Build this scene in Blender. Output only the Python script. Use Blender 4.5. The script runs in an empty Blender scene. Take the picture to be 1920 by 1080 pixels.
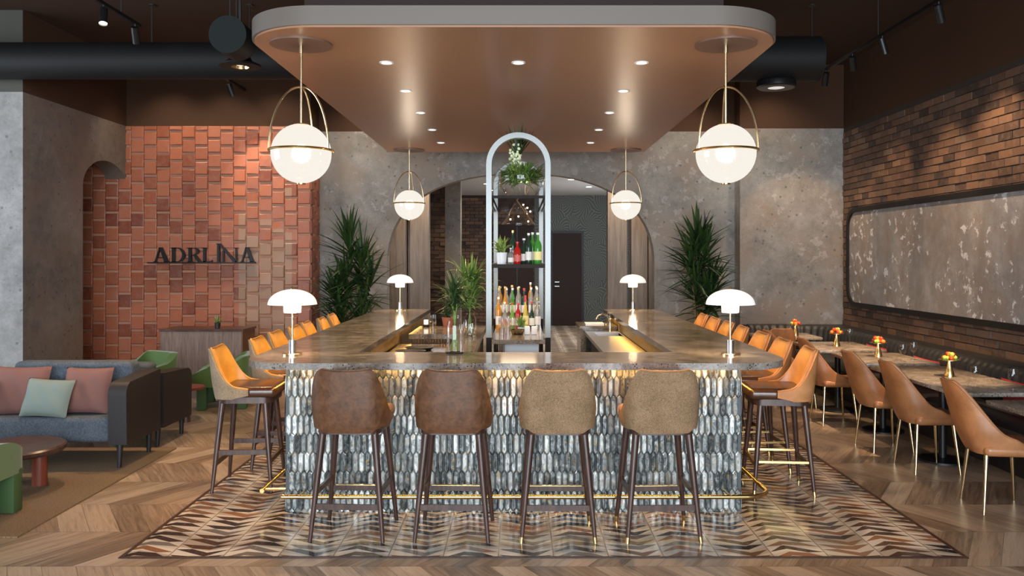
import bpy, bmesh, math, random
from mathutils import Vector, Matrix
random.seed(7)
PI = math.pi
C = bpy.context.scene.collection
SC = bpy.context.scene

# ------------------------------------------------------------------ camera, world, light
cam_d = bpy.data.cameras.new('camera'); cam = bpy.data.objects.new('camera', cam_d); C.objects.link(cam)
cam.location = (0, 0, 1.8); cam.rotation_euler = (PI/2, 0, 0)
cam_d.sensor_width = 36; cam_d.lens = 1550/1920*36
cam_d.shift_x = -12/1920; cam_d.shift_y = -59/1920
cam_d.clip_start = .05; cam_d.clip_end = 100
SC.camera = cam
SC.view_settings.view_transform = 'Standard'; SC.view_settings.look = 'None'
SC.view_settings.gamma = 1; SC.view_settings.use_curve_mapping = False
SC.view_settings.exposure = 0.0
SC.cycles.max_bounces = 8; SC.cycles.transparent_max_bounces = 16
SC.cycles.sample_clamp_indirect = 4.0; SC.cycles.use_denoising = True
SC.cycles.caustics_reflective = False; SC.cycles.caustics_refractive = False
w = bpy.data.worlds.new('sky'); SC.world = w; w.use_nodes = True
w.node_tree.nodes['Background'].inputs[0].default_value = (.62, .76, 1, 1)
w.node_tree.nodes['Background'].inputs[1].default_value = 1.0

def light(name, kind, loc, energy, color, parent=None, target=None, **kw):
    d = bpy.data.lights.new(name, kind); d.energy = energy; d.color = color
    for k, v in kw.items(): setattr(d, k, v)
    o = bpy.data.objects.new(name, d); C.objects.link(o); o.location = loc
    if target is not None:
        o.rotation_euler = (Vector(target)-Vector(loc)).to_track_quat('-Z', 'Y').to_euler()
    if parent: o.parent = parent
    return o
WARM = (1, .66, .38); WARMW = (1, .8, .58); DAY = (.84, .92, 1)
# daylight through the tall glazed front behind the camera ; the lounge lamp is an added unseen fill
light('daylight_front', 'AREA', (-.2, -4.6, 2.2), 1750, DAY, target=(0, 8, 1.7), shape='RECTANGLE', size=9.4, size_y=4.1)
light('lounge_fill', 'AREA', (-9.2, 6.0, 2.2), 280, DAY, target=(-4, 8.5, 1.2), shape='RECTANGLE', size=5, size_y=3)  # soft fill added to brighten the lounge side

# ------------------------------------------------------------------ materials
class N:
    """tiny node helper"""
    def __init__(s, name):
        s.m = bpy.data.materials.new(name); s.m.use_nodes = True
        s.t = s.m.node_tree; s.n = s.t.nodes; s.p = s.n['Principled BSDF']; s.out = s.n['Material Output']
        s._co = None
    def put(s, sock, v):
        if isinstance(v, bpy.types.NodeSocket): s.t.links.new(v, sock)
        elif v is not None: sock.default_value = v
    def co(s):
        if s._co is None: s._co = s.n.new('ShaderNodeTexCoord').outputs['Object']
        return s._co
    def map(s, scale=(1,1,1), rot=(0,0,0), v=None):
        k = s.n.new('ShaderNodeMapping'); s.put(k.inputs[0], v or s.co()); k.inputs['Scale'].default_value = scale; k.inputs['Rotation'].default_value = rot
        return k.outputs[0]
    def noise(s, scale, detail=4, rough=.55, v=None, dist=0):
        k = s.n.new('ShaderNodeTexNoise'); s.put(k.inputs['Vector'], v or s.co())
        k.inputs['Scale'].default_value = scale; k.inputs['Detail'].default_value = detail
        k.inputs['Roughness'].default_value = rough; k.inputs['Distortion'].default_value = dist
        return k.outputs[0]
    def voro(s, scale, feature='F1', v=None, out='Distance'):
        k = s.n.new('ShaderNodeTexVoronoi'); k.feature = feature; s.put(k.inputs['Vector'], v or s.co())
        k.inputs['Scale'].default_value = scale
        return k.outputs[out]
    def white(s, v):
        k = s.n.new('ShaderNodeTexWhiteNoise'); s.put(k.inputs['Vector'], v); return k.outputs['Value']
    def ramp(s, fac, stops, interp='LINEAR'):
        k = s.n.new('ShaderNodeValToRGB'); s.put(k.inputs[0], fac); r = k.color_ramp; r.interpolation = interp
        while len(r.elements) < len(stops): r.elements.new(.5)
        for e, (p, c) in zip(r.elements, stops):
            e.position = p; e.color = (*c, 1) if len(c) == 3 else c
        return k.outputs[0]
    def mix(s, fac, a, b, mode='MIX'):
        k = s.n.new('ShaderNodeMix'); k.data_type = 'RGBA'; k.blend_type = mode
        s.put(k.inputs[0], fac)
        for i, v in ((6, a), (7, b)):
            s.put(k.inputs[i], (*v, 1) if isinstance(v, tuple) and len(v) == 3 else v)
        return k.outputs[2]
    def math(s, op, a, b=None, c=None):
        k = s.n.new('ShaderNodeMath'); k.operation = op
        for i, v in enumerate((a, b, c)):
            if v is not None: s.put(k.inputs[i], v)
        return k.outputs[0]
    def xyz(s, v=None):
        k = s.n.new('ShaderNodeSeparateXYZ'); s.put(k.inputs[0], v or s.co()); return k.outputs
    def comb(s, x, y, z=0.0):
        k = s.n.new('ShaderNodeCombineXYZ')
        for i, v in enumerate((x, y, z)): s.put(k.inputs[i], v)
        return k.outputs[0]
    def island(s): return s.n.new('ShaderNodeNewGeometry').outputs['Random Per Island']
    def bump(s, h, strength=.3, dist=.01):
        k = s.n.new('ShaderNodeBump'); k.inputs['Strength'].default_value = strength; k.inputs['Distance'].default_value = dist
        s.put(k.inputs['Height'], h); s.t.links.new(k.outputs[0], s.p.inputs['Normal'])
    def set(s, color=None, rough=None, metal=None, emis=None, estr=None, **kw):
        def c4(v): return (*v, 1) if isinstance(v, tuple) and len(v) == 3 else v
        s.put(s.p.inputs['Base Color'], c4(color)); s.put(s.p.inputs['Roughness'], rough); s.put(s.p.inputs['Metallic'], metal)
        if emis is not None:
            s.put(s.p.inputs['Emission Color'], c4(emis)); s.p.inputs['Emission Strength'].default_value = estr
        for k, v in kw.items(): s.put(s.p.inputs[k.replace('_', ' ')], v)
        return s.m
M = {}
def plain(name, col, rough=.5, metal=0.0, **kw):
    k = N(name); M[name] = k.set(col, rough, metal, **kw); return M[name]
def concrete(name, dark, light_, warm=None, pit=.16, peel=0.0, streak=False):
    k = N(name)
    a = k.noise(.9, 6, .6); b = k.noise(7, 8, .7); c = k.noise(40, 3, .6)
    f = k.math('ADD', k.math('MULTIPLY', a, .55), k.math('ADD', k.math('MULTIPLY', b, .33), k.math('MULTIPLY', c, .12)))
    col = k.ramp(f, [(.36, dark), (.5, tuple((x+y)/2 for x, y in zip(dark, light_))), (.64, light_)])
    if warm: col = k.mix(k.ramp(k.noise(1.7, 3), [(.45, (0,0,0)), (.7, (1,1,1))]), col, warm)
    # pits: thinned voronoi dots
    d = k.voro(9, v=k.map((1, 1, 1))); d2 = k.voro(23)
    msk = k.math('GREATER_THAN', k.noise(3.1, 2), .5)
    p1 = k.math('MULTIPLY', k.math('LESS_THAN', d, pit), msk); p2 = k.math('LESS_THAN', d2, pit*.8)
    pits = k.math('MAXIMUM', p1, k.math('MULTIPLY', p2, k.math('GREATER_THAN', k.noise(1.3, 2), .48)))
    col = k.mix(k.math('MULTIPLY', pits, .55), col, tuple(x*.45 for x in dark))
    if streak: col = k.mix(k.ramp(k.noise(3.2, 5, .6, v=k.map((1, 1, .12))), [(.42, (0,)*3), (.62, (.55,)*3)]), col, tuple(x*1.25 for x in dark))
    if peel:
        pm = k.math('MULTIPLY', k.math('GREATER_THAN', k.noise(6.5, 9, .72), .575), k.math('GREATER_THAN', k.noise(1.1, 3), .49))
        col = k.mix(k.math('MULTIPLY', pm, peel), col, (.50, .50, .51))
    k.bump(k.math('SUBTRACT', f, pits), .5, .02)
    M[name] = k.set(col, .62)
concrete('concrete_back', (.085, .078, .07), (.29, .27, .245), (.19, .15, .12), peel=.2)
concrete('concrete_left', (.07, .058, .05), (.21, .18, .155), (.15, .11, .085))
concrete('concrete_pillar', (.11, .105, .10), (.30, .29, .28))
concrete('concrete_panel', (.11, .10, .095), (.33, .32, .31), (.20, .155, .125), pit=.08, peel=.95, streak=True)
concrete('plaster_arch', (.06, .05, .043), (.13, .11, .095))
plain('brown_paint', (.055, .027, .015), .85, Specular_IOR_Level=.2)
plain('ceiling_paint', (.050, .027, .017), .85, Specular_IOR_Level=.2)
plain('grey_paint', (.05, .048, .038), .8)
plain('back_ceiling_paint', (.5, .5, .5), .7)
plain('canopy_plaster', (.31, .162, .092), .32)
plain('canopy_fascia', (.125, .105, .088), .55)  # same plaster as the soffit, with the greying by daylight put into its colour
plain('canopy_disc', (.15, .085, .06), .4)
plain('black_metal', (.012, .012, .013), .38, .3)
plain('duct_black', (.008, .008, .008), .6, Specular_IOR_Level=.25)
plain('duct_cap', (.009, .013, .012), .7, Specular_IOR_Level=.2)
plain('black', (.008, .008, .009), .5)
plain('brass', (.80, .55, .22), .24, 1.0)
plain('pale_brass', (.80, .62, .36), .22, 1.0)
plain('chrome', (.78, .8, .8), .16, 1.0)
plain('satin_steel', (.18, .193, .188), .33, .35)
plain('steel', (.5, .5, .51), .28, 1.0)
plain('mirror_black', (.02, .018, .017), .12)
plain('shelf_dark', (.02, .016, .014), .6, Specular_IOR_Level=.15)
plain('pot_grey', (.20, .19, .18), .7)
plain('pot_terracotta', (.32, .10, .05), .7)
plain('pot_white', (.75, .75, .76), .4)
plain('wood_stem', (.16, .11, .06), .8)
plain('green_velvet', (.075, .14, .028), .85, Sheen_Weight=.3)
plain('green_dark', (.04, .085, .025), .8)
plain('black_leather', (.014, .015, .017), .48)
plain('sofa_leather', (.014, .011, .011), .55)
plain('pink_fabric', (.185, .085, .070), .9)
plain('mint_fabric', (.18, .225, .20), .9)
plain('red_fabric', (.28, .02, .02), .9)
plain('paper_white', (.8, .8, .78), .6)
plain('table_red', (.20, .045, .025), .35)
plain('fruit_red', (.60, .05, .015), .4)
plain('fruit_green', (.35, .50, .06), .45)
plain('fruit_orange', (.75, .2, .02), .4)
plain('flower_white', (.72, .78, .5), .6)
plain('door_dark', (.022, .012, .010), .6, Specular_IOR_Level=.2)
def fabric(name, a, b, scale=160):
    k = N(name); f = k.noise(scale, 2, .6); g = k.noise(9, 4)
    col = k.ramp(k.math('ADD', k.math('MULTIPLY', f, .7), k.math('MULTIPLY', g, .3)), [(.38, a), (.62, b)])
    k.bump(f, .4, .003); M[name] = k.set(col, .88)
fabric('tan_weave', (.13, .08, .038), (.29, .185, .10))
fabric('taupe_weave', (.15, .11, .07), (.30, .22, .14))
fabric('blue_grey_fabric', (.045, .06, .075), (.085, .105, .13), 60)
def leather(name, a, b, rough=.4, sc=5):
    k = N(name); f = k.noise(sc, 8, .65, dist=.6); g = k.noise(70, 3)
    col = k.ramp(f, [(.35, a), (.65, b)])
    k.bump(g, .25, .002); M[name] = k.set(col, rough)
leather('brown_leather', (.062, .025, .010), (.135, .060, .027), .45, 19)
leather('tan_leather', (.30, .13, .045), (.46, .215, .085), .38)
leather('mustard_leather', (.34, .15, .018), (.50, .24, .035), .42)
leather('cognac_leather', (.27, .108, .038), (.40, .175, .072), .38)
leather('dark_seat_leather', (.035, .016, .009), (.07, .032, .016), .22)
def wood(name, a, b, scale=(2, 2, 14), rough=.42):
    k = N(name); f = k.noise(3, 6, .6, v=k.map(scale), dist=.4)
    M[name] = k.set(k.ramp(f, [(.35, a), (.65, b)]), rough)
wood('walnut', (.028, .012, .008), (.065, .03, .02), (14, 14, 2), .35)
wood('desk_wood', (.12, .075, .055), (.20, .135, .105), (14, 14, 1.2), .5)
wood('desk_side', (.10, .045, .018), (.17, .08, .035), (14, 14, 1.2), .5)
wood('panel_wood', (.14, .105, .08), (.24, .19, .15), (6, 6, .5), .55)
wood('table_wood', (.045, .02, .014), (.09, .045, .032), (3, 12, 12), .3)
wood('table_top_wood', (.17, .13, .10), (.30, .235, .185), (3, 14, 14), .3)
# marble / quartzite worktop
def stone(name, g_):
    k = N(name)
    f = k.noise(3.5, 9, .7, dist=1.2); g = k.noise(55, 4, .7)
    c3 = lambda *c: tuple(min(.8, q*g_) for q in c)
    col = k.ramp(k.math('ADD', k.math('MULTIPLY', f, .7), k.math('MULTIPLY', g, .3)), [(.36, c3(.06, .05, .042)), (.5, c3(.17, .145, .12)), (.64, c3(.32, .285, .25))])
    d = k.voro(60); col = k.mix(k.math('MULTIPLY', k.math('LESS_THAN', d, .28), k.math('GREATER_THAN', k.noise(12, 3), .5)), col, c3(.025, .024, .026))
    M[name] = k.set(col, .13 if g_ < 1.2 else .25)
stone('quartzite', 1); stone('table_stone', 1.3)
# mercury glass tiles
k = N('mercury_tile')
i = k.island(); f = k.noise(34, 9, .85, v=k.map((1, 1, .5)), dist=1.0)
f2 = k.math('ADD', f, k.math('MULTIPLY', k.math('SUBTRACT', i, .5), .16))
col = k.ramp(f2, [(.38, (.012, .015, .016)), (.46, (.09, .105, .105)), (.54, (.27, .29, .28)), (.66, (.66, .67, .63))])
col = k.mix(k.math('MULTIPLY', k.math('GREATER_THAN', k.noise(18, 6, .75), .6), .6), col, (.30, .21, .08))
M['mercury_tile'] = k.set(col, k.ramp(f, [(.4, (.4,)*3), (.6, (.2,)*3)]), .5)
plain('tile_grout', (.05, .065, .068), .5)
# terracotta wall tiles
k = N('terracotta_tile')
i = k.island(); x, y, z = k.xyz()
base = k.ramp(i, [(0, (.15, .036, .018)), (.2, (.25, .068, .030)), (.6, (.34, .105, .050)), (1, (.31, .098, .052))])
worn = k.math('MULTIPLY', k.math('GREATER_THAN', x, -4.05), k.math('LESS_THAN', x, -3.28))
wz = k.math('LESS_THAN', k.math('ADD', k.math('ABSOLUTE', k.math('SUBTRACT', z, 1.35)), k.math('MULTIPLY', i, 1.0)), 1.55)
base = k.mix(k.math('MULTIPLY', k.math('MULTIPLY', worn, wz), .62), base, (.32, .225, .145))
base = k.mix(k.ramp(k.noise(14, 6, .7), [(.45, (0,)*3), (.75, (.5,)*3)]), base, (.30, .155, .10))
k.bump(k.noise(30, 5, .7), .3, .006); M['terracotta_tile'] = k.set(base, .42)
plain('terracotta_mortar', (.42, .21, .135), .8)
# bricks
k = N('old_brick'); i = k.island(); f = k.noise(16, 6, .7)
col = k.ramp(i, [(0, (.035, .02, .014)), (.25, (.065, .034, .021)), (.55, (.10, .052, .031)), (.85, (.14, .075, .042)), (1, (.095, .062, .046))])
col = k.mix(k.ramp(f, [(.5, (0,)*3), (.8, (.6,)*3)]), col, (.17, .12, .085)); k.bump(f, .6, .01)
M['old_brick'] = k.set(col, .75)
plain('brick_mortar', (.03, .02, .015), .9)
# wallpaper with pale leaf lines
k = N('leaf_wallpaper'); mp = k.map((1, 1, .8)); vn = k.n.new('ShaderNodeTexVoronoi'); vn.inputs['Scale'].default_value = 2.6; k.put(vn.inputs['Vector'], mp)
vm = k.n.new('ShaderNodeVectorMath'); vm.operation = 'SCALE'; k.put(vm.inputs[0], mp); vm.inputs['Scale'].default_value = 1.0
vd = k.n.new('ShaderNodeVectorMath'); vd.operation = 'SUBTRACT'; k.put(vd.inputs[0], vm.outputs[0]); k.put(vd.inputs[1], vn.outputs['Position'])
q = k.xyz(vd.outputs[0]); ang = k.math('ARCTAN2', q[2], q[0]); rays = k.math('ABSOLUTE', k.math('SINE', k.math('MULTIPLY', k.math('ADD', ang, k.math('MULTIPLY', vn.outputs['Distance'], 1.5)), 9)))
M['leaf_wallpaper'] = k.set(k.mix(k.math('LESS_THAN', rays, .22), (.06, .065, .06), (.20, .21, .195)), .7)
# wood floor : chevron bands running across the room
k = N('chevron_floor'); x, y, z = k.xyz()
BW, PW, KS = .60, .20, .62
yb = k.math('DIVIDE', y, BW); band = k.math('FLOOR', yb); fy = k.math('MULTIPLY', k.math('SUBTRACT', yb, band), BW)
par = k.math('SUBTRACT', k.math('MULTIPLY', k.math('MODULO', k.math('ADD', band, 40), 2.0), 2), 1)
u = k.math('ADD', x, k.math('MULTIPLY', k.math('MULTIPLY', fy, par), KS))
ub = k.math('DIVIDE', k.math('ADD', u, 40), PW); pid = k.math('FLOOR', ub); fu = k.math('SUBTRACT', ub, pid)
rnd = k.white(k.comb(pid, band, 3.0))
grain = k.noise(1, 7, .68, v=k.comb(k.math('MULTIPLY', u, 26), k.math('MULTIPLY', fy, 2.2), k.math('MULTIPLY', rnd, 50)), dist=.8)
col = k.ramp(k.math('ADD', k.math('MULTIPLY', rnd, .30), k.math('MULTIPLY', grain, .72)), [(.28, (.10, .067, .046)), (.44, (.235, .168, .118)), (.60, (.37, .285, .21)), (.78, (.47, .385, .31))])
seam = k.math('MAXIMUM', k.math('LESS_THAN', fu, .02), k.math('LESS_THAN', fy, .005))
col = k.mix(k.math('MULTIPLY', seam, .7), col, (.04, .025, .018)); k.bump(k.math('SUBTRACT', grain, seam), .15, .004)
M['chevron_floor'] = k.set(col, k.ramp(grain, [(.3, (.36,)*3), (.7, (.26,)*3)]))
# inlaid stone tile : thin blades pinched at every line
k = N('blade_tile'); x, y, z = k.xyz()
W, P = .33, .185
xb = k.math('DIVIDE', k.math('ADD', x, 40.05), W); cx = k.math('FLOOR', xb); t = k.math('SUBTRACT', xb, cx)
cpar = k.math('SUBTRACT', k.math('MULTIPLY', k.math('MODULO', cx, 2.0), 2), 1)
ta = k.math('ADD', .5, k.math('MULTIPLY', cpar, .14))
wavy = k.math('MINIMUM', k.math('DIVIDE', t, ta), k.math('DIVIDE', k.math('SUBTRACT', 1.0, t), k.math('SUBTRACT', 1.0, ta)))
wavy = k.math('MULTIPLY', wavy, cpar)
v = k.math('ADD', k.math('DIVIDE', k.math('ADD', y, 40), P*.5), k.math('ADD', k.math('MULTIPLY', cpar, .25), k.math('MULTIPLY', wavy, .85))); vi = k.math('FLOOR', v); vf = k.math('SUBTRACT', v, vi)
rp = k.math('MODULO', k.math('ADD', vi, cx), 2.0); t0 = k.math('ADD', .30, k.math('MULTIPLY', rp, .40)); t1 = k.math('SUBTRACT', 1.0, t0)
def tri(c): return k.math('MINIMUM', k.math('DIVIDE', t, c), k.math('DIVIDE', k.math('SUBTRACT', 1.0, t), k.math('SUBTRACT', 1.0, c)))
dv = k.math('SUBTRACT', vf, .5); up = k.math('LESS_THAN', dv, k.math('MULTIPLY', tri(t0), .47)); dn = k.math('GREATER_THAN', dv, k.math('MULTIPLY', tri(t1), -.47))
blade = k.math('MULTIPLY', up, dn)
rn = k.white(k.comb(cx, vi, 1.0)); rn2 = k.white(k.comb(cx, vi, 7.0))
dk = k.ramp(rn, [(0, (.028, .024, .026)), (.28, (.06, .036, .026)), (.5, (.12, .07, .045)), (.66, (.22, .13, .08)), (.8, (.15, .14, .13)), (.92, (.24, .11, .055))], 'CONSTANT')
lt = k.ramp(rn2, [(0, (.50, .46, .40)), (.4, (.60, .56, .50)), (.75, (.40, .35, .29))], 'CONSTANT')
vein = k.noise(30, 6, .7); col = k.mix(blade, lt, dk); col = k.mix(k.math('MULTIPLY', k.math('GREATER_THAN', vein, .62), .3), col, (.45, .4, .35))
gl = k.math('MINIMUM', t, k.math('SUBTRACT', 1, t)); col = k.mix(k.math('LESS_THAN', gl, .012), col, (.25, .21, .17))
M['blade_tile'] = k.set(col, .16)
# jute rug
k = N('jute'); f = k.noise(90, 3, .7, v=k.map((1, 2.5, 1))); k.bump(f, .9, .01)
M['jute'] = k.set(k.ramp(f, [(.35, (.09, .055, .026)), (.65, (.27, .175, .088))]), .95)
# leaves
def leaf(name, a, b):
    k = N(name); M[name] = k.set(k.ramp(k.island(), [(0, a), (1, b)]), .38)
leaf('leaf_dark', (.009, .024, .008), (.035, .075, .018)); leaf('leaf_green', (.04, .10, .02), (.18, .28, .06)); leaf('leaf_yellow', (.10, .20, .03), (.34, .42, .11))
# glowing things
def glow(name, col, strength):
    k = N(name); k.set((.5, .5, .5), .5, 0.0, emis=col, estr=strength); M[name] = k.m
glow('lamp_glow', (1, .86, .66), 9); glow('opal_glow', (1, .95, .88), .62); glow('opal_hot', (1, .86, .62), 1.6); glow('strip_glow', (1, .5, .09), 100); glow('inner_strip_glow', (1, .55, .14), 16)
glow('bulb_glow', (1, .88, .66), 8); glow('fairy_glow', (1, .75, .4), 12); glow('shade_low_glow', (1, .82, .6), 1.1)
def opal():
    k = N('opal_glass'); e = k.n.new('ShaderNodeEmission'); e.inputs[0].default_value = (1, .935, .84, 1); e.inputs[1].default_value = 1.0
    t = k.n.new('ShaderNodeBsdfTransparent'); g = k.n.new('ShaderNodeBsdfGlossy'); g.inputs['Roughness'].default_value = .08
    m1 = k.n.new('ShaderNodeMixShader'); m1.inputs[0].default_value = .90; m2 = k.n.new('ShaderNodeMixShader'); m2.inputs[0].default_value = .05
    k.t.links.new(t.outputs[0], m1.inputs[1]); k.t.links.new(e.outputs[0], m1.inputs[2]); k.t.links.new(m1.outputs[0], m2.inputs[1]); k.t.links.new(g.outputs[0], m2.inputs[2])
    k.t.links.new(m2.outputs[0], k.out.inputs[0]); M['opal_glass'] = k.m
opal()
def glass(name, col=(1, 1, 1), gl=.18):
    k = N(name); t = k.n.new('ShaderNodeBsdfTransparent'); t.inputs[0].default_value = (*col, 1)
    g = k.n.new('ShaderNodeBsdfGlossy'); g.inputs['Roughness'].default_value = .04
    lw = k.n.new('ShaderNodeLayerWeight'); lw.inputs[0].default_value = .5
    m = k.n.new('ShaderNodeMixShader'); k.t.links.new(k.math('ADD', k.math('MULTIPLY', k.math('POWER', lw.outputs['Facing'], 2.5), .8), gl*.25), m.inputs[0])
    k.t.links.new(t.outputs[0], m.inputs[1]); k.t.links.new(g.outputs[0], m.inputs[2]); k.t.links.new(m.outputs[0], k.out.inputs[0]); M[name] = k.m
glass('clear_glass', (.985, .99, .99))
def bottle_glass(name, c, tr=.5):
    k = N(name); M[name] = k.set(c, .08, 0.0, Transmission_Weight=tr, IOR=1.4)
bottle_glass('glass_clear', (.75, .78, .76), .8); bottle_glass('glass_amber', (.85, .35, .03)); bottle_glass('glass_green', (.08, .40, .06))
bottle_glass('glass_dark', (.02, .05, .03), .2); bottle_glass('glass_yellow', (.9, .65, .05)); bottle_glass('glass_red', (.5, .02, .015), .3); bottle_glass('glass_lime', (.35, .6, .1))
plain('cap_red', (.6, .03, .02), .35); plain('cap_white', (.8, .8, .78), .4); plain('cap_gold', (.7, .5, .15), .3, .8)
plain('label_white', (.75, .73, .68), .6); plain('label_yellow', (.8, .72, .3), .6); plain('label_rose', (.6, .12, .1), .6)

# ------------------------------------------------------------------ mesh helper
class MB:
    def __init__(s): s.v = []; s.f = []
    def add(s, vs, fs):
        n = len(s.v); s.v += [tuple(p) for p in vs]; s.f += [tuple(i+n for i in q) for q in fs]; return s
    def box(s, x0, x1, y0, y1, z0, z1):
        v = [(x, y, z) for x in (x0, x1) for y in (y0, y1) for z in (z0, z1)]
        return s.add(v, [(0,1,3,2), (4,6,7,5), (0,4,5,1), (2,3,7,6), (0,2,6,4), (1,5,7,3)])
    def rbox(s, x0, x1, y0, y1, z0, z1, r=.02, seg=3, mat=None):
        bm = bmesh.new(); bmesh.ops.create_cube(bm, size=1)
        for q in bm.verts: q.co = Vector(((x0+x1)/2 + q.co.x*(x1-x0), (y0+y1)/2 + q.co.y*(y1-y0), (z0+z1)/2 + q.co.z*(z1-z0)))
        bmesh.ops.bevel(bm, geom=bm.edges[:], offset=r, segments=seg, profile=.5, affect='EDGES')
        if mat is not None: bmesh.ops.transform(bm, matrix=mat, verts=bm.verts)
        bm.verts.index_update(); s.add([q.co[:] for q in bm.verts], [[q.index for q in f.verts] for f in bm.faces]); bm.free(); return s
    def prism(s, poly, z0, z1, axis='z'):
        n = len(poly)
        def P(a, b, c): return {'z': (a, b, c), 'x': (c, a, b), 'y': (a, c, b)}[axis]
        v = [P(a, b, z0) for a, b in poly] + [P(a, b, z1) for a, b in poly]
        return s.add(v, [tuple(range(n-1, -1, -1)), tuple(range(n, 2*n))] + [(i, (i+1) % n, n+(i+1) % n, n+i) for i in range(n)])
    def tube(s, pts, r, seg=10, closed=False, cap=True):
        pts = [Vector(p) for p in pts]; n = len(pts); rs = r if isinstance(r, (list, tuple)) else [r]*n
        vs, fs = [], []; prev = None
        for i, p in enumerate(pts):
            a = pts[(i-1) % n] if (closed or i) else p; b = pts[(i+1) % n] if (closed or i < n-1) else p
            d = (b-a).normalized()
            if prev is None:
                up = Vector((0, 0, 1)) if abs(d.z) < .9 else Vector((1, 0, 0)); e1 = d.cross(up).normalized()
            else: e1 = (prev - d*prev.dot(d)).normalized()
            e2 = d.cross(e1); prev = e1
            for k in range(seg):
                t = 2*PI*k/seg; vs.append(p + (e1*math.cos(t)+e2*math.sin(t))*rs[i])
        for i in range(n if closed else n-1):
            for k in range(seg):
                a = i*seg+k; b = i*seg+(k+1) % seg; j = (i+1) % n
                fs.append((a, b, j*seg+(k+1) % seg, j*seg+k))
        if cap and not closed: fs += [tuple(range(seg-1, -1, -1)), tuple((n-1)*seg+k for k in range(seg))]
        return s.add(vs, fs)
    def lathe(s, prof, cx=0, cy=0, cz=0, seg=24, cap=True):
        vs, fs = [], []
        for r, z in prof:
            for k in range(seg):
                t = 2*PI*k/seg; vs.append((cx+r*math.cos(t), cy+r*math.sin(t), cz+z))
        n = len(prof)
        for i in range(n-1):
            for k in range(seg):
                fs.append((i*seg+k, i*seg+(k+1) % seg, (i+1)*seg+(k+1) % seg, (i+1)*seg+k))
        if cap: fs += [tuple(range(seg-1, -1, -1)), tuple((n-1)*seg+k for k in range(seg))]
        return s.add(vs, fs)
    def ball(s, c, r, seg=12, rings=8, sz=1):
        prof = [(max(1e-4, r*math.sin(PI*i/rings)), -r*sz*math.cos(PI*i/rings)) for i in range(rings+1)]
        return s.lathe(prof, *c, seg=seg, cap=False)
    def grid(s, fn, nu, nv):
        vs = [fn(i/nu, j/nv) for i in range(nu+1) for j in range(nv+1)]
        return s.add(vs, [(i*(nv+1)+j, (i+1)*(nv+1)+j, (i+1)*(nv+1)+j+1, i*(nv+1)+j+1) for i in range(nu) for j in range(nv)])
    def closed_grid(s, outer, inner, nu, nv):
        """two sheets joined round their rim"""
        n0 = len(s.v); s.grid(outer, nu, nv); n1 = len(s.v); s.grid(inner, nu, nv)
        idx = [(i, 0) for i in range(nu)] + [(nu, j) for j in range(nv)] + [(i, nv) for i in range(nu, 0, -1)] + [(0, j) for j in range(nv, 0, -1)]
        ids = [i*(nv+1)+j for i, j in idx]
        for a, b in zip(ids, ids[1:]+ids[:1]): s.f.append((n0+a, n0+b, n1+b, n1+a))
        return s
    def leaf(s, base, az, el, L, wd, droop=.6, seg=6):
        p = Vector(base); d = Vector((math.cos(az)*math.cos(el), math.sin(az)*math.cos(el), math.sin(el))); side = Vector((-math.sin(az), math.cos(az), 0))
        vs = []
        for i in range(seg+1):
            t = i/seg; ww = wd*(.45+.55*math.sin(min(1, t*2.2)*PI/2))*(1-t**2.5)+.0006
            up = side.cross(d).normalized()
            vs += [p-side*ww, p-up*ww*.35, p+side*ww]
            p = p + d*(L/seg); d = (d + Vector((0, 0, -droop/seg*(.4+t)))).normalized()
        fs = []
        for i in range(seg):
            a = i*3; fs += [(a, a+1, a+4, a+3), (a+1, a+2, a+5, a+4)]
        return s.add(vs, fs)
    def build(s, name, mat, parent=None, loc=(0,0,0), smooth=True, sharp=38):
        me = bpy.data.meshes.new(name); me.from_pydata(s.v, [], s.f)
        bm = bmesh.new(); bm.from_mesh(me); bmesh.ops.recalc_face_normals(bm, faces=bm.faces); bm.to_mesh(me); bm.free()
        me.materials.append(M[mat] if isinstance(mat, str) else mat)
        if smooth:
            me.shade_smooth()
            me.set_sharp_from_angle(angle=math.radians(sharp))
        o = bpy.data.objects.new(name, me); C.objects.link(o); o.location = loc
        if parent: o.parent = parent
        return o
def tag(o, label=None, cat=None, group=None, kind=None):
    for k_, v_ in (('label', label), ('category', cat), ('group', group), ('kind', kind)):
        if v_: o[k_] = v_
    return o
def thing(name, label, cat, loc=(0,0,0), rz=0, group=None):
    o = bpy.data.objects.new(name, None); C.objects.link(o); o.location = loc; o.rotation_euler = (0, 0, rz)
    o.empty_display_size = .1
    return tag(o, label, cat, group)
def struct(name, mb, mat, **kw): return tag(mb.build(name, mat, **kw), kind='structure')
KIDS = {}
def copy_tree(o, parent=None):
    c = o.copy(); C.objects.link(c); c.parent = parent
    for ch in [q for q in ALLK(o)]: copy_tree(ch, c)
    return c
def ALLK(o): return list(o.children)
def dup(root, label, loc, rz=0, group=None):
    c = copy_tree(root); c['label'] = label; c.location = loc; c.rotation_euler = (0, 0, rz)
    if group: c['group'] = group
    return c
def arcpts(cx, cy, r, a0, a1, n): return [(cx+r*math.cos(math.radians(a0+(a1-a0)*i/n)), cy+r*math.sin(math.radians(a0+(a1-a0)*i/n))) for i in range(n+1)]
def rrect(x0, x1, y0, y1, r, n=8):
    return arcpts(x1-r, y0+r, r, -90, 0, n)+arcpts(x1-r, y1-r, r, 0, 90, n)+arcpts(x0+r, y1-r, r, 90, 180, n)+arcpts(x0+r, y0+r, r, 180, 270, n)

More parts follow.
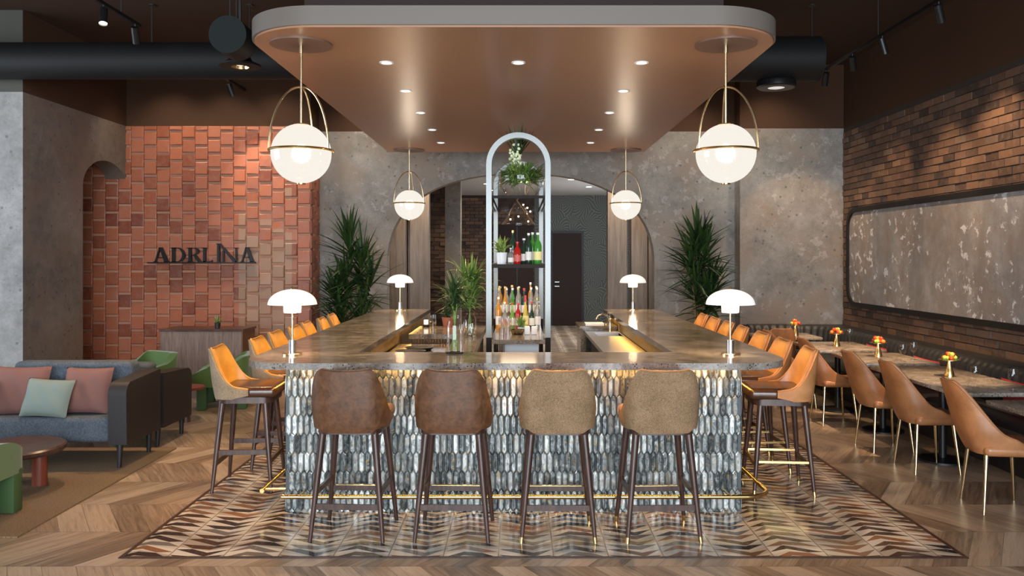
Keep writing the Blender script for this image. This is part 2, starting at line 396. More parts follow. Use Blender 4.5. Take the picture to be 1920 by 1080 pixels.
# ------------------------------------------------------------------ the setting
XL, XR, YB, ZC = -5.69, 4.8, 12.5, 4.63
m = MB(); m.box(-9.5, 5.0, -5, 22, -.1, 0); struct('floor', m, 'chevron_floor')
m = MB(); m.box(-2.36, 2.66, 4.95, 21.6, .0, .004); struct('trim_1', m, 'blade_tile')       # inlaid tile field
m = MB(); m.box(-2.385, -2.36, 4.925, 21.6, 0, .006).box(2.66, 2.685, 4.925, 21.6, 0, .006).box(-2.36, 2.66, 4.925, 4.95, 0, .006); struct('trim_2', m, 'walnut')
m = MB(); m.box(-9.5, 5.0, -5, 12.7, ZC, ZC+.1); struct('ceiling', m, 'ceiling_paint')
TOP = 3.69
# left wall with a small arched opening next to the tiled wall
def wall_arch(name, mat, y0, y1, z0, z1, oy0, oy1, spring, rise, x0, x1, axis, expo=2.0, n=40, oz0=None):
    """wall in a vertical plane with an arched opening; a = run coordinate, b = height"""
    ca, ra = (oy0+oy1)/2, (oy1-oy0)/2
    def top(a):
        t = max(-1, min(1, (a-ca)/ra)); return spring + rise*(1-abs(t)**expo)**(1/expo)
    mb = MB()
    def P(a, b, c): return (c, a, b) if axis == 'x' else (a, c, b)
    As = [ca+ra*math.sin(-PI/2+PI*i/n) for i in range(n+1)]
    for c in (x0, x1):
        mb.add([P(y0, z0, c), P(oy0, z0, c), P(oy0, z1, c), P(y0, z1, c)], [(0,1,2,3)])
        if oy1 < y1: mb.add([P(oy1, z0, c), P(y1, z0, c), P(y1, z1, c), P(oy1, z1, c)], [(0,1,2,3)])
        for a, b in zip(As, As[1:]): mb.add([P(a, top(a), c), P(b, top(b), c), P(b, z1, c), P(a, z1, c)], [(0,1,2,3)])
    for a, b in zip(As, As[1:]): mb.add([P(a, top(a), x0), P(b, top(b), x0), P(b, top(b), x1), P(a, top(a), x1)], [(0,1,2,3)])
    for a in (oy0, oy1): mb.add([P(a, z0, x0), P(a, spring, x0), P(a, spring, x1), P(a, z0, x1)], [(0,1,2,3)])
    for a in (y0, y1): mb.add([P(a, z0, x0), P(a, z1, x0), P(a, z1, x1), P(a, z0, x1)], [(0,1,2,3)])
    mb.add([P(y0, z1, x0), P(y1, z1, x0), P(y1, z1, x1), P(y0, z1, x1)], [(0,1,2,3)])
    return struct(name, mb, mat, sharp=30)
wall_arch('wall_left', 'concrete_left', 9.5, 12.06, 0, TOP, 10.8, 12.06, 2.72, .40, XL-.28, XL, 'x')
m = MB(); m.box(-9.4, XL-.28, 9.5, 9.78, 0, TOP).box(XL-.28, XL, 9.49, 9.499, 0, TOP); struct('wall_left_pillar', m, 'concrete_pillar')
m = MB(); m.box(XL-.28, XL, 9.5, 12.5, TOP, ZC); struct('wall_left_upper', m, 'brown_paint')
m = MB(); m.box(-9.4, XL-.001, 9.49, 9.499, TOP, ZC); struct('wall_left_pillar_upper', m, 'grey_paint')
m = MB(); m.box(-9.6, -9.4, 9.0, 12.7, 0, ZC).box(-9.6, -9.4, -5, 3, 0, ZC).box(-9.6, -9.4, 3, 9, 3.9, ZC).box(-9.6, -9.4, 3, 9, 0, .5); struct('wall_left_far', m, 'brown_paint')
# tiled terracotta wall (a thick projecting block)
m = MB(); m.box(-8.5, -3.02, 12.0, 12.7, 0, TOP); struct('wall_back_left', m, 'terracotta_mortar')
m = MB(); cw, rh = .1855, .2135
def tile(mb, u0, u1, z0, z1, front, prot, face='y', jit=.003):
    a, b = .004, .010
    q = [(u0, z0), (u1, z0), (u1, z1), (u0, z1)]; qi = [(u0+b, z0+b), (u1-b, z0+b), (u1-b, z1-b), (u0+b, z1-b)]
    j = [random.uniform(-jit, jit) for _ in range(4)]
    def P(u_, z_, d_):
        return (u_, front-d_, z_) if face == 'y' else (front+d_, u_, z_)
    tl_ = [.005, .005, -.003, -.003] if face == 'y' else [0]*4
    vs = [P(*p, -.002) for p in q]+[P(*p, prot*.75+k_) for p, k_ in zip(q, tl_)]+[P(*p, prot+jj+k_) for p, jj, k_ in zip(qi, j, tl_)]
    fs = [(i, (i+1) % 4, 4+(i+1) % 4, 4+i) for i in range(4)]+[(4+i, 4+(i+1) % 4, 8+(i+1) % 4, 8+i) for i in range(4)]+[(8, 9, 10, 11)]
    mb.add(vs, fs)
ncol = int((8.3-3.02)/cw)
for c in range(ncol):
    u1 = -3.02-c*cw; u0 = u1-cw+.006
    for r in range(-1, 19):
        z0 = r*rh + (.5*rh if c % 2 else 0); z1 = z0+rh-.034
        if z1 > TOP: z1 = TOP
        if z1-max(z0, 0) < .03: continue
        wob = .006 if 2 <= c <= 5 else .0
        tile(m, u0+random.uniform(0, wob), u1-random.uniform(0, wob), max(0, z0)+random.uniform(0, wob), z1-random.uniform(0, wob), 12.0, random.uniform(.018, .034), jit=.004+wob*.6)
for c in range(3):
    for r in range(0, 18):
        z0 = r*rh+(.5*rh if c % 2 else 0); z1 = min(TOP, z0+rh-.03)
        if z1-z0 > .03: tile(m, 12.0+c*.165+.004, 12.0+c*.165+.158, z0, z1, -3.02, .02, 'x')
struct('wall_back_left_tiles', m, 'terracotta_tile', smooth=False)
m = MB(); m.box(XL, -3.02, 12.0, 12.7, TOP, ZC); struct('wall_back_left_upper', m, 'brown_paint')
# main back wall with the big arch
wall_arch('wall_back', 'concrete_back', -3.02, 3.27, 0, TOP, -1.985, 2.055, 1.68, 1.375, YB, YB+.22, 'y', expo=2.35, n=60)
m = MB(); m.box(3.27, XR, 12.2, 12.72, 0, TOP); struct('wall_back_right', m, 'concrete_back')
m = MB(); m.box(-3.02, 3.27, YB, 12.72, TOP, ZC).box(3.27, XR, 12.2, 12.72, TOP, ZC); struct('wall_back_upper', m, 'brown_paint')
# right wall of old brick
m = MB(); m.box(XR, XR+.2, -5, 12.72, 0, TOP); struct('wall_right', m, 'brick_mortar')
m = MB(); rh2, bw2 = .086, .235
for r in range(0, 42):
    z0 = .45+r*rh2
    if z0+rh2 > TOP+.02: break
    for c in range(-1, 40):
        y0 = 3.2+c*bw2+(bw2/2 if r % 2 else 0); y1 = y0+bw2-.011
        y1 = min(y1, 12.19); p = random.uniform(.006, .022)
        if y1-y0 < .03: continue
        m.box(XR-p, XR, y0, y1, z0, z0+rh2-.011)
struct('wall_right_bricks', m, 'old_brick', smooth=False)
m = MB(); m.box(XR, XR+.2, -5, 12.72, TOP, ZC); struct('wall_right_upper', m, 'brown_paint')
# glazed front behind the camera : piers, head and mullions
m = MB(); m.box(-9.5, -5, -5, -4.8, 0, ZC).box(4.6, 5, -5, -4.8, 0, ZC).box(-5, 4.6, -5, -4.8, 4.2, ZC); struct('wall_front', m, 'brown_paint')
m = MB()
for x in (-5, -2.6, -.2, 2.2, 4.55): m.box(x, x+.06, -4.95, -4.85, 0, 4.2)
struct('window_1', m, 'black_metal')

# room beyond the arch
m = MB(); m.box(-4.2, 4.2, 12.72, 21.8, 3.40, 3.5); struct('ceiling_back_room', m, 'back_ceiling_paint')
m = MB(); m.box(-4.2, .42, 21.6, 21.8, 0, 3.4); struct('wall_back_room_brick_ground', m, 'brick_mortar')
m = MB()
for r in range(38):
    z0 = r*.088
    for c in range(20):
        x0 = -4.2+c*.235+(.117 if r % 2 else 0); x1 = min(x0+.222, .40)
        if x1-x0 > .03: m.box(x0, x1, 21.6-random.uniform(.005, .03), 21.6, z0, z0+.076)
struct('wall_back_room_bricks', m, 'old_brick', smooth=False)
m = MB(); m.box(.42, 4.2, 21.6, 21.8, 0, 3.4); struct('wall_back_room_paper', m, 'leaf_wallpaper')
m = MB(); m.box(-4.3, -4.2, 12.72, 21.8, 0, 3.4).box(4.2, 4.3, 12.72, 21.8, 0, 3.4); struct('wall_back_room_sides', m, 'plaster_arch')
m = MB(); m.box(-1.42, -1.12, 16, 16.3, 0, 3.4); struct('wall_back_room_column', m, 'concrete_back')
m = MB()
for r in range(39):
    for c in range(3):
        x0 = -1.95+c*.235-(.117 if r % 2 else 0); m.box(max(-1.95, x0), min(x0+.222, -1.44), 16.9-random.uniform(.005, .03), 17.0, r*.088, r*.088+.076)
m.box(-1.95, -1.44, 16.9, 17.1, 0, 3.4)
struct('wall_back_room_brick_pier', m, 'old_brick', smooth=False)
m = MB()
for x0, x1, y in ((-2.25, -1.86, 13.6), (-1.84, -1.79, 13.8), (-1.77, -1.46, 13.5)): m.box(x0, x1, y, y+.2, 0, 3.4)
for x0, x1, y in ((1.46, 1.77, 13.5), (1.78, 1.84, 13.9), (1.86, 2.12, 13.6), (2.14, 2.30, 13.55)): m.box(x0, x1, y, y+.2, 0, 3.4)
struct('wall_back_room_wood', m, 'panel_wood')
m = MB(); m.box(.86, 1.70, 21.5, 21.59, 0, 2.46); dr = struct('door_1', m, 'black')
m = MB(); m.box(.91, 1.64, 21.46, 21.5, .01, 2.40); m.build('door_leaf', 'door_dark', dr)
m = MB(); m.box(.94, 1.06, 21.40, 21.46, 1.13, 1.15).box(.94, 1.06, 21.40, 21.46, 1.02, 1.04); m.build('door_handle', 'steel', dr)
m = MB(); m.box(-.55, .38, 21.45, 21.56, 0, 2.62); dr = struct('door_2', m, 'door_dark')
m = MB(); m.box(-.05, -.02, 21.44, 21.45, 0, 2.6); m.build('door_gap', 'black', dr)

# ------------------------------------------------------------------ canopy over the bar
CX = -.03
def rr_front(x0, x1, y0, y1, r):  # rounded only at the near corners
    return arcpts(x0+r, y0+r, r, 180, 270, 14)+arcpts(x1-r, y0+r, r, 270, 360, 14)+[(x1, y1), (x0, y1)]
can = thing('ceiling_canopy', 'large terracotta plaster canopy with rounded corners hanging above the bar', 'canopy', (0, 0, 0))
ZB = 3.22
poly = rr_front(CX-1.75, CX+1.75, 5.1, 11.25, .5)
m = MB(); m.prism(poly, ZB+.012, ZB+.13); m.build('fascia', 'canopy_fascia', can)
m = MB(); m.prism(rr_front(CX-1.735, CX+1.735, 5.115, 11.24, .49), ZB, ZB+.02); m.build('soffit', 'canopy_plaster', can)
m = MB(); m.box(CX-1.42, CX+1.42, 5.6, 11.0, ZB+.13, ZC); m.build('hanger_box', 'door_dark', can)
# recessed downlights
dl = thing('recessed_downlight', 'recessed canopy downlight, middle of the front row', 'downlight', (0, 6.05, ZB))
m = MB(); m.lathe([(.052, 0), (.052, -.006), (.038, -.006), (.036, -.001)], seg=28, cap=False); m.build('trim_ring', 'paper_white', dl)
m = MB(); m.lathe([(.0001, -.003), (.037, -.003)], seg=24, cap=False); m.build('lens', 'lamp_glow', dl)
light('downlight_beam', 'SPOT', (0, 0, -.02), 130, WARM, parent=dl, spot_size=math.radians(84), spot_blend=.6, shadow_soft_size=.03)
dl['group'] = 'downlights in the canopy'
rows = ['front', 'second', 'third', 'fourth', 'fifth']
for i, yy in enumerate((6.05, 7.08, 8.15, 9.25, 10.3)):
    for sx, nm in ((-.965, 'left'), (.90, 'right')):
        dup(dl, f'recessed canopy downlight, {nm} one of the {rows[i]} row from the camera', (sx, yy, ZB), group='downlights in the canopy')

# pendants
pd = thing('globe_pendant', 'large opal globe pendant with brass ring, hanging over front left bar corner', 'pendant lamp', (-1.45, 5.52, ZB), 0, 'globe pendants over the bar')
m = MB(); m.lathe([(.0001, -.012), (.205, -.012), (.205, 0), (.0001, 0)], seg=40, cap=False); m.build('ceiling_plate', 'canopy_disc', pd)
m = MB(); m.tube([(0, 0, -.012), (0, 0, -.53)], .0085); m.tube([(0, 0, -.012), (0, 0, -.06)], .014); m.build('rod', 'pale_brass', pd)
m = MB(); m.ball((0, 0, -.733), .198, 40, 24); m.build('globe', 'opal_glass', pd)
m = MB(); m.ball((0, 0, -.733), .055, 16, 10); m.build('bulb', 'bulb_glow', pd)
m = MB(); m.tube([(.209*math.cos(2*PI*i/48), .209*math.sin(2*PI*i/48), -.713) for i in range(48)], .0085, 8, closed=True); m.build('ring', 'brass', pd)
m = MB(); m.lathe([(.05, -.535), (.055, -.541), (.05, -.549)], seg=24); m.build('neck_cap', 'brass', pd)
for kx in range(3):
    a = math.radians(-10+kx*120) if kx else math.radians(-12)
    a = [math.radians(-20), math.radians(200), math.radians(82)][kx]
    pts = [(.209*math.cos(a)*math.sin(t), .209*math.sin(a)*math.sin(t), -.713+.425*math.cos(t)) for t in [PI/2*i/16 for i in range(17)]]
    m = MB(); m.tube(pts, .007, 8); m.build('arm', 'pale_brass', pd)
m = MB(); m.lathe([(.0001, -.940), (.03, -.938), (.03, -.930)], seg=20, cap=False); m.build('finial', 'brass', pd)
light('pendant_light', 'POINT', (0, 0, -.733), 520, WARMW, parent=pd, shadow_soft_size=.06)
dup(pd, 'large opal globe pendant with brass ring, hanging over front right bar corner', (1.385, 5.52, ZB), group='globe pendants over the bar')
dup(pd, 'smaller-looking opal globe pendant near the left side of the back arch', (-1.45, 11.0, ZB), group='globe pendants over the bar')
dup(pd, 'smaller-looking opal globe pendant near the right side of the back arch', (1.43, 11.0, ZB), group='globe pendants over the bar')

# ------------------------------------------------------------------ ceiling ducts, bells, tracks
def duct(name, label, p0, p1, r, rods, capmat='duct_cap'):
    t = thing(name, label, 'duct', ((p0[0]+p1[0])/2, (p0[1]+p1[1])/2, p0[2]))
    L = Vector(p1)-Vector(p0); h = L*.5
    m = MB(); m.tube([-h, h], r, 40, cap=False); m.build('duct_pipe', 'duct_black', t)
    for s in (-1, 1):
        e = L.normalized(); m = MB(); m.tube([h*s, h*s+e*.012*s], r*1.01, 40); m.build('end_cap', capmat, t)
    for q in rods:
        off = L.normalized()*q
        m = MB(); m.tube([off+Vector((0, 0, r)), off+Vector((0, 0, ZC-p0[2]))], .006, 6); m.lathe([(.0001, ZC-p0[2]-.012), (.045, ZC-p0[2]-.012), (.045, ZC-p0[2])], off.x, off.y, 0, 16, cap=False); m.build('hanger_rod', 'black', t)
    return t
duct('ventilation_duct', 'long black round duct crossing under the ceiling at upper left', (-9, 9.3, 4.0), (-1.45, 9.3, 4.0), .205, [-.75, 1.1, 2.2])
duct('ventilation_duct', 'short black round duct ending beside the canopy at upper right', (1.45, 9.3, 4.02), (3.36, 9.3, 4.02), .25, [.9])
duct('duct_stub', 'dark green-black duct end seen face on beside the canopy corner', (-2.46, 7.0, 3.68), (-2.46, 7.26, 3.68), .158, [-.08, .08])
bell = thing('bell_downlight', 'black bell-shaped ceiling downlight under the left duct', 'ceiling lamp', (-2.61, 7.75, 3.58))
bell.scale = (1.15, 1.15, 1)
m = MB(); m.lathe([(.165, .0), (.165, .018), (.10, .05), (.062, .13), (.055, .30)], seg=36, cap=False); m.lathe([(.165, 0), (.072, -.004), (.06, .05), (.0001, .06)], seg=36, cap=False); m.build('bell_housing', 'duct_black', bell)
m = MB(); m.lathe([(.072, -.005), (.064, .02), (.0001, .022)], seg=28, cap=False); m.build('reflector', 'pale_brass', bell)
m = MB(); m.lathe([(.0001, .016), (.035, .016)], seg=20, cap=False); m.build('lens', 'opal_hot', bell)
m = MB(); m.tube([(0, 0, .3), (0, 0, ZC-3.58)], .012, 8); m.build('rod', 'black', bell)
light('bell_beam', 'SPOT', (0, 0, .005), 250, WARM, parent=bell, spot_size=math.radians(80), spot_blend=.7, shadow_soft_size=.05)
drum = thing('drum_downlight', 'flat black drum downlight below the right duct', 'ceiling lamp', (2.9, 9.3, 3.694))
m = MB(); m.lathe([(.0001, .075), (.21, .075), (.215, .06), (.215, .015), (.2, 0), (.095, 0), (.09, .02), (.0001, .022)], seg=40, cap=False); m.build('drum_housing', 'black_metal', drum)
m = MB(); m.lathe([(.0001, .004), (.092, .004)], seg=28, cap=False); m.build('lens', 'opal_glow', drum)
light('drum_beam', 'SPOT', (0, 0, -.02), 220, WARM, parent=drum, spot_size=math.radians(95), spot_blend=.7, shadow_soft_size=.06)
def track(label, x, y0, y1, rods):
    t = thing('lighting_track', label, 'track', (x, (y0+y1)/2, 4.2))
    m = MB(); m.box(-.018, .018, (y0-y1)/2, (y1-y0)/2, -.016, .016); m.build('rail', 'black_metal', t)
    for q in rods:
        m = MB(); m.tube([(0, q-(y0+y1)/2, .016), (0, q-(y0+y1)/2, ZC-4.2)], .006, 6); m.build('hanger_rod', 'black', t)
track('black lighting track rising to the right above the dining tables', 3.94, 3.0, 10.75, [9.05, 6.2, 3.6])
track('black lighting track above the lounge at upper left', -3.94, 3.0, 8.6, [8.2, 5.5, 3.4])
track('short black lighting track in front of the terracotta wall', -3.94, 10.9, 11.9, [11.4])
def spot(label, loc, target, energy, size=42, glowing=False, col=WARM, group=None):
    t = thing('track_spotlight', label, 'spotlight', loc, 0, group)
    d = (Vector(target)-Vector(loc)).normalized(); s = Vector((0, 0, -.075))
    m = MB(); m.tube([(0, 0, -.0), (0, 0, -.07)], .012, 8); m.build('mount', 'black_metal', t)
    m = MB(); m.tube([s-d*.05, s+d*.12], .038, 20, cap=False); m.tube([s-d*.05, s-d*.052], .038, 20); m.build('spot_head', 'black_metal', t)
    m = MB(); m.tube([s+d*.105, s+d*.107], .036, 20); m.build('lens', 'lamp_glow', t)
    if energy:
        o = light('spot_beam', 'SPOT', s+d*.125, energy*2.6, col, parent=t, spot_size=math.radians(size), spot_blend=.6, shadow_soft_size=.03)
        o.rotation_euler = d.to_track_quat('-Z', 'Y').to_euler()
    return t
ZT = 4.184
spot('black track spotlight nearest the top right, aimed at the brick wall', (3.94, 7.75, ZT), (4.75, 8.4, 2.4), 90, 60, group=None)
spot('black track spotlight, second down the right-hand track', (3.94, 8.95, ZT), (4.75, 9.3, 1.9), 70, 60)
spot('black track spotlight, third down the right-hand track', (3.94, 9.75, ZT), (4.7, 11.0, 2.0), 60, 55)
spot('black track spotlight at the far end of the right-hand track', (3.94, 10.6, ZT), (4.2, 12.2, 1.5), 70, 60)
for yy, ty in ((4.8, 7.15), (5.6, 8.65), (6.5, 9.7), (7.0, 10.9)):   # the heads of the same track nearer than the frame's edge light the tables
    light('table_beam', 'SPOT', (3.9, yy+1.2, 4.1), 1300, WARM, target=(3.72, ty, .75), spot_size=math.radians(20), spot_blend=.9, shadow_soft_size=.03)
spot('black track spotlight with glowing lens at the top left edge', (-3.94, 7.85, ZT), (-3.3, 6.3, .2), 120, 60)
spot('black track spotlight at the end of the left-hand track', (-3.94, 8.5, ZT), (-4.6, 11.2, .2), 60, 40)
spot('small black spotlight shining beside the terracotta wall', (-3.94, 11.3, ZT), (-3.2, 12.3, 1.2), 40, 70, col=(1, .8, .6))
spot('black track spotlight out by the pillar', (-3.94, 6.6, ZT), (-6.0, 9.5, 2.2), 60, 60, col=(.9, .93, 1))
t = thing('recessed_downlight', 'tiny recessed ceiling light behind the left duct', 'downlight', (-3.7, 11.0, ZC-.001))
m = MB(); m.lathe([(.0001, -.004), (.05, -.004), (.055, 0)], seg=20, cap=False); m.build('lens', 'lamp_glow', t)
for i, (x, y, e, tx, ty, tz, nm) in enumerate(((-5.0, 11.35, 85, -5.0, 12, 1.4, 'left of three above the terracotta wall'), (-4.25, 11.35, 85, -4.2, 12, 1.4, 'middle of three above the terracotta wall'), (-3.5, 11.35, 85, -3.4, 12, 1.4, 'right of three above the terracotta wall'),
        (-2.3, 11.7, 130, -2.4, 12.5, 1.6, 'above the left dracaena'), (2.6, 11.65, 130, 2.6, 12.5, 1.6, 'above the right dracaena'), (3.5, 11.5, 110, 4.0, 12.2, 1.5, 'before the right concrete wall'))):
    t = thing('added_wall_lamp', f'added hidden ceiling lamp, {nm}', 'downlight', (x, y, ZC-.001))  # lamps added out of sight behind duct and canopy to brighten the back walls
    m = MB(); m.lathe([(.0001, -.004), (.05, -.004), (.055, 0)], seg=20, cap=False); m.build('lens', 'lamp_glow', t)
    light('added_wall_beam', 'SPOT', (0, 0, -.03), e, WARMW, parent=t, target=None, spot_size=math.radians(96), spot_blend=.9, shadow_soft_size=.06).rotation_euler = (Vector((tx, ty, tz))-Vector((x, y, ZC))).to_track_quat('-Z', 'Y').to_euler()
# back room lamps
for i, (x, y, nm) in enumerate(((-.75, 14.6, 'nearest left'), (-.72, 16.5, 'second left'), (-.70, 18.2, 'third left'), (1.62, 19.0, 'nearest right'), (1.1, 17.2, 'second right'), (-.68, 20.0, 'farthest left'))):
    t = thing('recessed_downlight', f'small recessed light in the ceiling beyond the arch, {nm}', 'downlight', (x, y, 3.4), 0, 'downlights beyond the arch')
    m = MB(); m.lathe([(.0001, -.003), (.06, -.003), (.065, 0)], seg=20, cap=False); m.build('lens', 'lamp_glow', t)
    light('back_room_beam', 'SPOT', (0, 0, -.02), 170, WARMW, parent=t, spot_size=math.radians(110), spot_blend=.7, shadow_soft_size=.05)
for sx, nm in ((-1.6, 'left'), (1.7, 'right')):  # pair added above the sight line to brighten the wood panels
    t = thing('recessed_downlight', f'added unseen light close behind the arch, {nm} side', 'downlight', (sx, 13.1, 3.4))
    m = MB(); m.lathe([(.0001, -.003), (.06, -.003), (.065, 0)], seg=20, cap=False); m.build('lens', 'lamp_glow', t)
    light('back_room_beam', 'SPOT', (0, 0, -.02), 130, WARMW, parent=t, spot_size=math.radians(130), spot_blend=.7, shadow_soft_size=.05)
light('back_room_fill', 'AREA', (3.9, 17.5, 2.2), 160, (.9, .95, 1), target=(0, 18, 2.4), size=2.0)  # unseen fill lamp standing inside the back room, no window there

# ------------------------------------------------------------------ the bar
OX0, OX1, IX0, IX1 = CX-1.83, CX+1.86, -1.17, 1.13
F0, F1, FB, FT = 5.42, 6.05, 10.98, 1.10
bw_ = thing('bar_worktop', 'U-shaped polished grey-brown stone bar top with rounded front corners', 'worktop')
def uring(x0, x1, y0, xi0, xi1, yi, yb, r):
    o = [(x0, yb)]+arcpts(x0+r, y0+r, r, 180, 270, 16)+arcpts(x1-r, y0+r, r, 270, 360, 16)+[(x1, yb)]
    return o, [(xi0, yb), (xi0, yi), (xi1, yi), (xi1, yb)]
o_, i_ = uring(OX0, OX1, F0, IX0, IX1, F1, FB, .34)
m = MB()
m.prism([p for p in o_[1:-1]]+[(OX1, F1), (IX1, F1), (IX0, F1), (OX0, F1)], FT-.045, FT)
m.prism([(OX0, F1), (IX0, F1), (IX0, FB), (OX0, FB)], FT-.045, FT)
m.prism([(IX1, F1), (OX1, F1), (OX1, FB), (IX1, FB)], FT-.045, FT)
m.build('worktop_slab', 'quartzite', bw_, sharp=30)

bb = thing('bar', 'bar front clad in elongated hexagonal mercury-glass tiles', 'bar')
PX0, PX1, PY = -1.64, 1.57, 5.83
m = MB(); m.box(PX0, PX1, PY, 6.03, 0, 1.055).box(PX0, -1.27, 6.03, FB-.03, 0, 1.055).box(1.23, PX1, 6.03, FB-.03, 0, 1.055); m.build('bar_carcass', 'tile_grout', bb)
TW, TH, TP = .0425, .160, .1325
def picket(mb, u, zc, P):
    w2, h2, s = TW/2-.0026, TH/2-.0028, .021
    out = [(-w2, -h2+s), (0, -h2), (w2, -h2+s), (w2, h2-s), (0, h2), (-w2, h2-s)]
    j1, j2 = random.uniform(-.0011, .0011), random.uniform(-.001, .001)
    def cl(z_): return min(1.052, max(.004, z_))
    b = [P(u+a, cl(zc+c_), .0) for a, c_ in out]; tp = [P(u+a, cl(zc+c_), .005) for a, c_ in out]
    ins = [P(u+a*.66, cl(zc+c_*.92), .009+j1*a/w2+j2*c_/h2) for a, c_ in out]
    mb.add(b+tp+ins, [(i, (i+1) % 6, 6+(i+1) % 6, 6+i) for i in range(6)]+[(6+i, 6+(i+1) % 6, 12+(i+1) % 6, 12+i) for i in range(6)]+[(12, 13, 14, 15, 16, 17)])
def clad(u0, u1, P, z0=.0, z1=1.055):
    mb = MB(); n = int((u1-u0)/TW)
    tw = (u1-u0)/n
    for r in range(-1, 9):
        for i in range(n):
            zc = .018+r*TP+TP/2
            u = u0+tw*(i+.5)+(tw/2 if r % 2 else 0)
            if u+TW/2 > u1+.001: continue
            if zc+TH/2 < z0+.02 or zc-TH/2 > z1-.02: continue
            picket(mb, u, zc, P)
    return mb
clad(PX0, PX1, lambda u, z, d: (u, PY-d, z)).build('front_cladding', 'mercury_tile', bb, smooth=False)
clad(PY, FB-.03, lambda u, z, d: (PX0-d, u, z)).build('side_cladding', 'mercury_tile', bb, smooth=False)
clad(PY, FB-.03, lambda u, z, d: (PX1+d, u, z)).build('side_cladding', 'mercury_tile', bb, smooth=False)
m = MB(); m.box(-1.27, -1.262, 6.05, FB-.05, .80, 1.05)  # brass colour stands in for inner tiles lit gold by the strip
for i in range(110): m.tube([(-1.256, 6.1+i*.044, .80), (-1.256, 6.1+i*.044, 1.05)], .012, 6)
m.build('inner_lit_ribs', 'brass', bb)
m = MB()
for i in range(110): m.tube([(1.224, 6.1+i*.044, .80), (1.224, 6.1+i*.044, 1.05)], .012, 6)
m.build('inner_lit_ribs', 'brass', bb)
m = MB(); m.box(PX0+.02, PX1-.02, PY-.065, PY-.05, 1.045, 1.0548); m.build('light_strip', 'strip_glow', bb)
for sx in (PX0-.065, PX1+.05):
    m = MB(); m.box(sx, sx+.015, PY, FB-.1, 1.045, 1.0548); m.build('light_strip', 'strip_glow', bb)
m = MB(); m.box(-1.235, -1.222, 6.1, FB-.2, 1.045, 1.0548); m.build('light_strip', 'inner_strip_glow', bb)
m = MB(); m.box(1.182, 1.195, 6.1, FB-.2, 1.045, 1.0548); m.build('light_strip', 'inner_strip_glow', bb)

# brass foot rail
fr = thing('foot_rail', 'brass foot rail running round the foot of the bar', 'foot rail')
zr = .155
pts = [(1.74, FB-.2, zr), (1.74, 5.93, zr)]+[(x, y, zr) for x, y in arcpts(1.57, 5.83, .17, 0, -90, 8)]+[(-1.62, 5.66, zr)]
m = MB(); m.tube(pts, .016, 12); m.build('rail', 'brass', fr)
m = MB(); m.tube([(-1.80, 5.80, zr), (-1.80, FB-.2, zr)], .016, 12); m.build('rail', 'brass', fr)
for x, y, d in [(-1.5, 5.66, 'y'), (-.5, 5.66, 'y'), (.5, 5.66, 'y'), (1.45, 5.66, 'y')]+[(-1.80, 5.84+1.6*i, 'l') for i in range(4)]+[(1.74, 6.1+1.5*i, 'r') for i in range(4)]:
    e = {'y': (x, 5.82, zr), 'l': (PX0-.005, y, zr), 'r': (PX1+.005, y, zr)}[d]
    m = MB(); m.tube([(x, y, zr), e], .010, 8); m.build('bracket', 'brass', fr)

# ------------------------------------------------------------------ shells for stools and chairs
def sgnp(a, e): return math.copysign(abs(a)**e, a)
def shell(hw, hd, zb, ztop, umax, lean, thick, e=.62, scale=lambda v: 1, inner_only=None, nu=44, nv=14, yoff=0, narrow=0):
    """ztop(t) with t=|u|/umax. returns outer(u,v) and inner(u,v) functions"""
    def pos(a, b, off):
        u = (a*2-1)*umax; t = abs(a*2-1); zt = ztop(t); zb_ = zb(t) if callable(zb) else zb
        z = zb_+(zt-zb_)*b
        H = (z-(zb(0) if callable(zb) else zb))/max(1e-6, ztop(0)-(zb(0) if callable(zb) else zb))
        s = scale(H)
        x = (hw*s*(1-narrow*H)-off)*sgnp(math.sin(u), e); y = -(hd*s-off)*sgnp(math.cos(u), e)
        y -= lean*H*max(0, math.cos(u*.75))
        return (x, y+yoff, z)
    return pos
def smooth(a, b, x):
    t = max(0, min(1, (x-a)/(b-a))); return t*t*(3-2*t)
def shell_mesh(pos, thick, nu=44, nv=14, off0=0.0):
    return MB().closed_grid(lambda a, b: pos(a, b, off0), lambda a, b: pos(a, b, off0+thick), nu, nv)

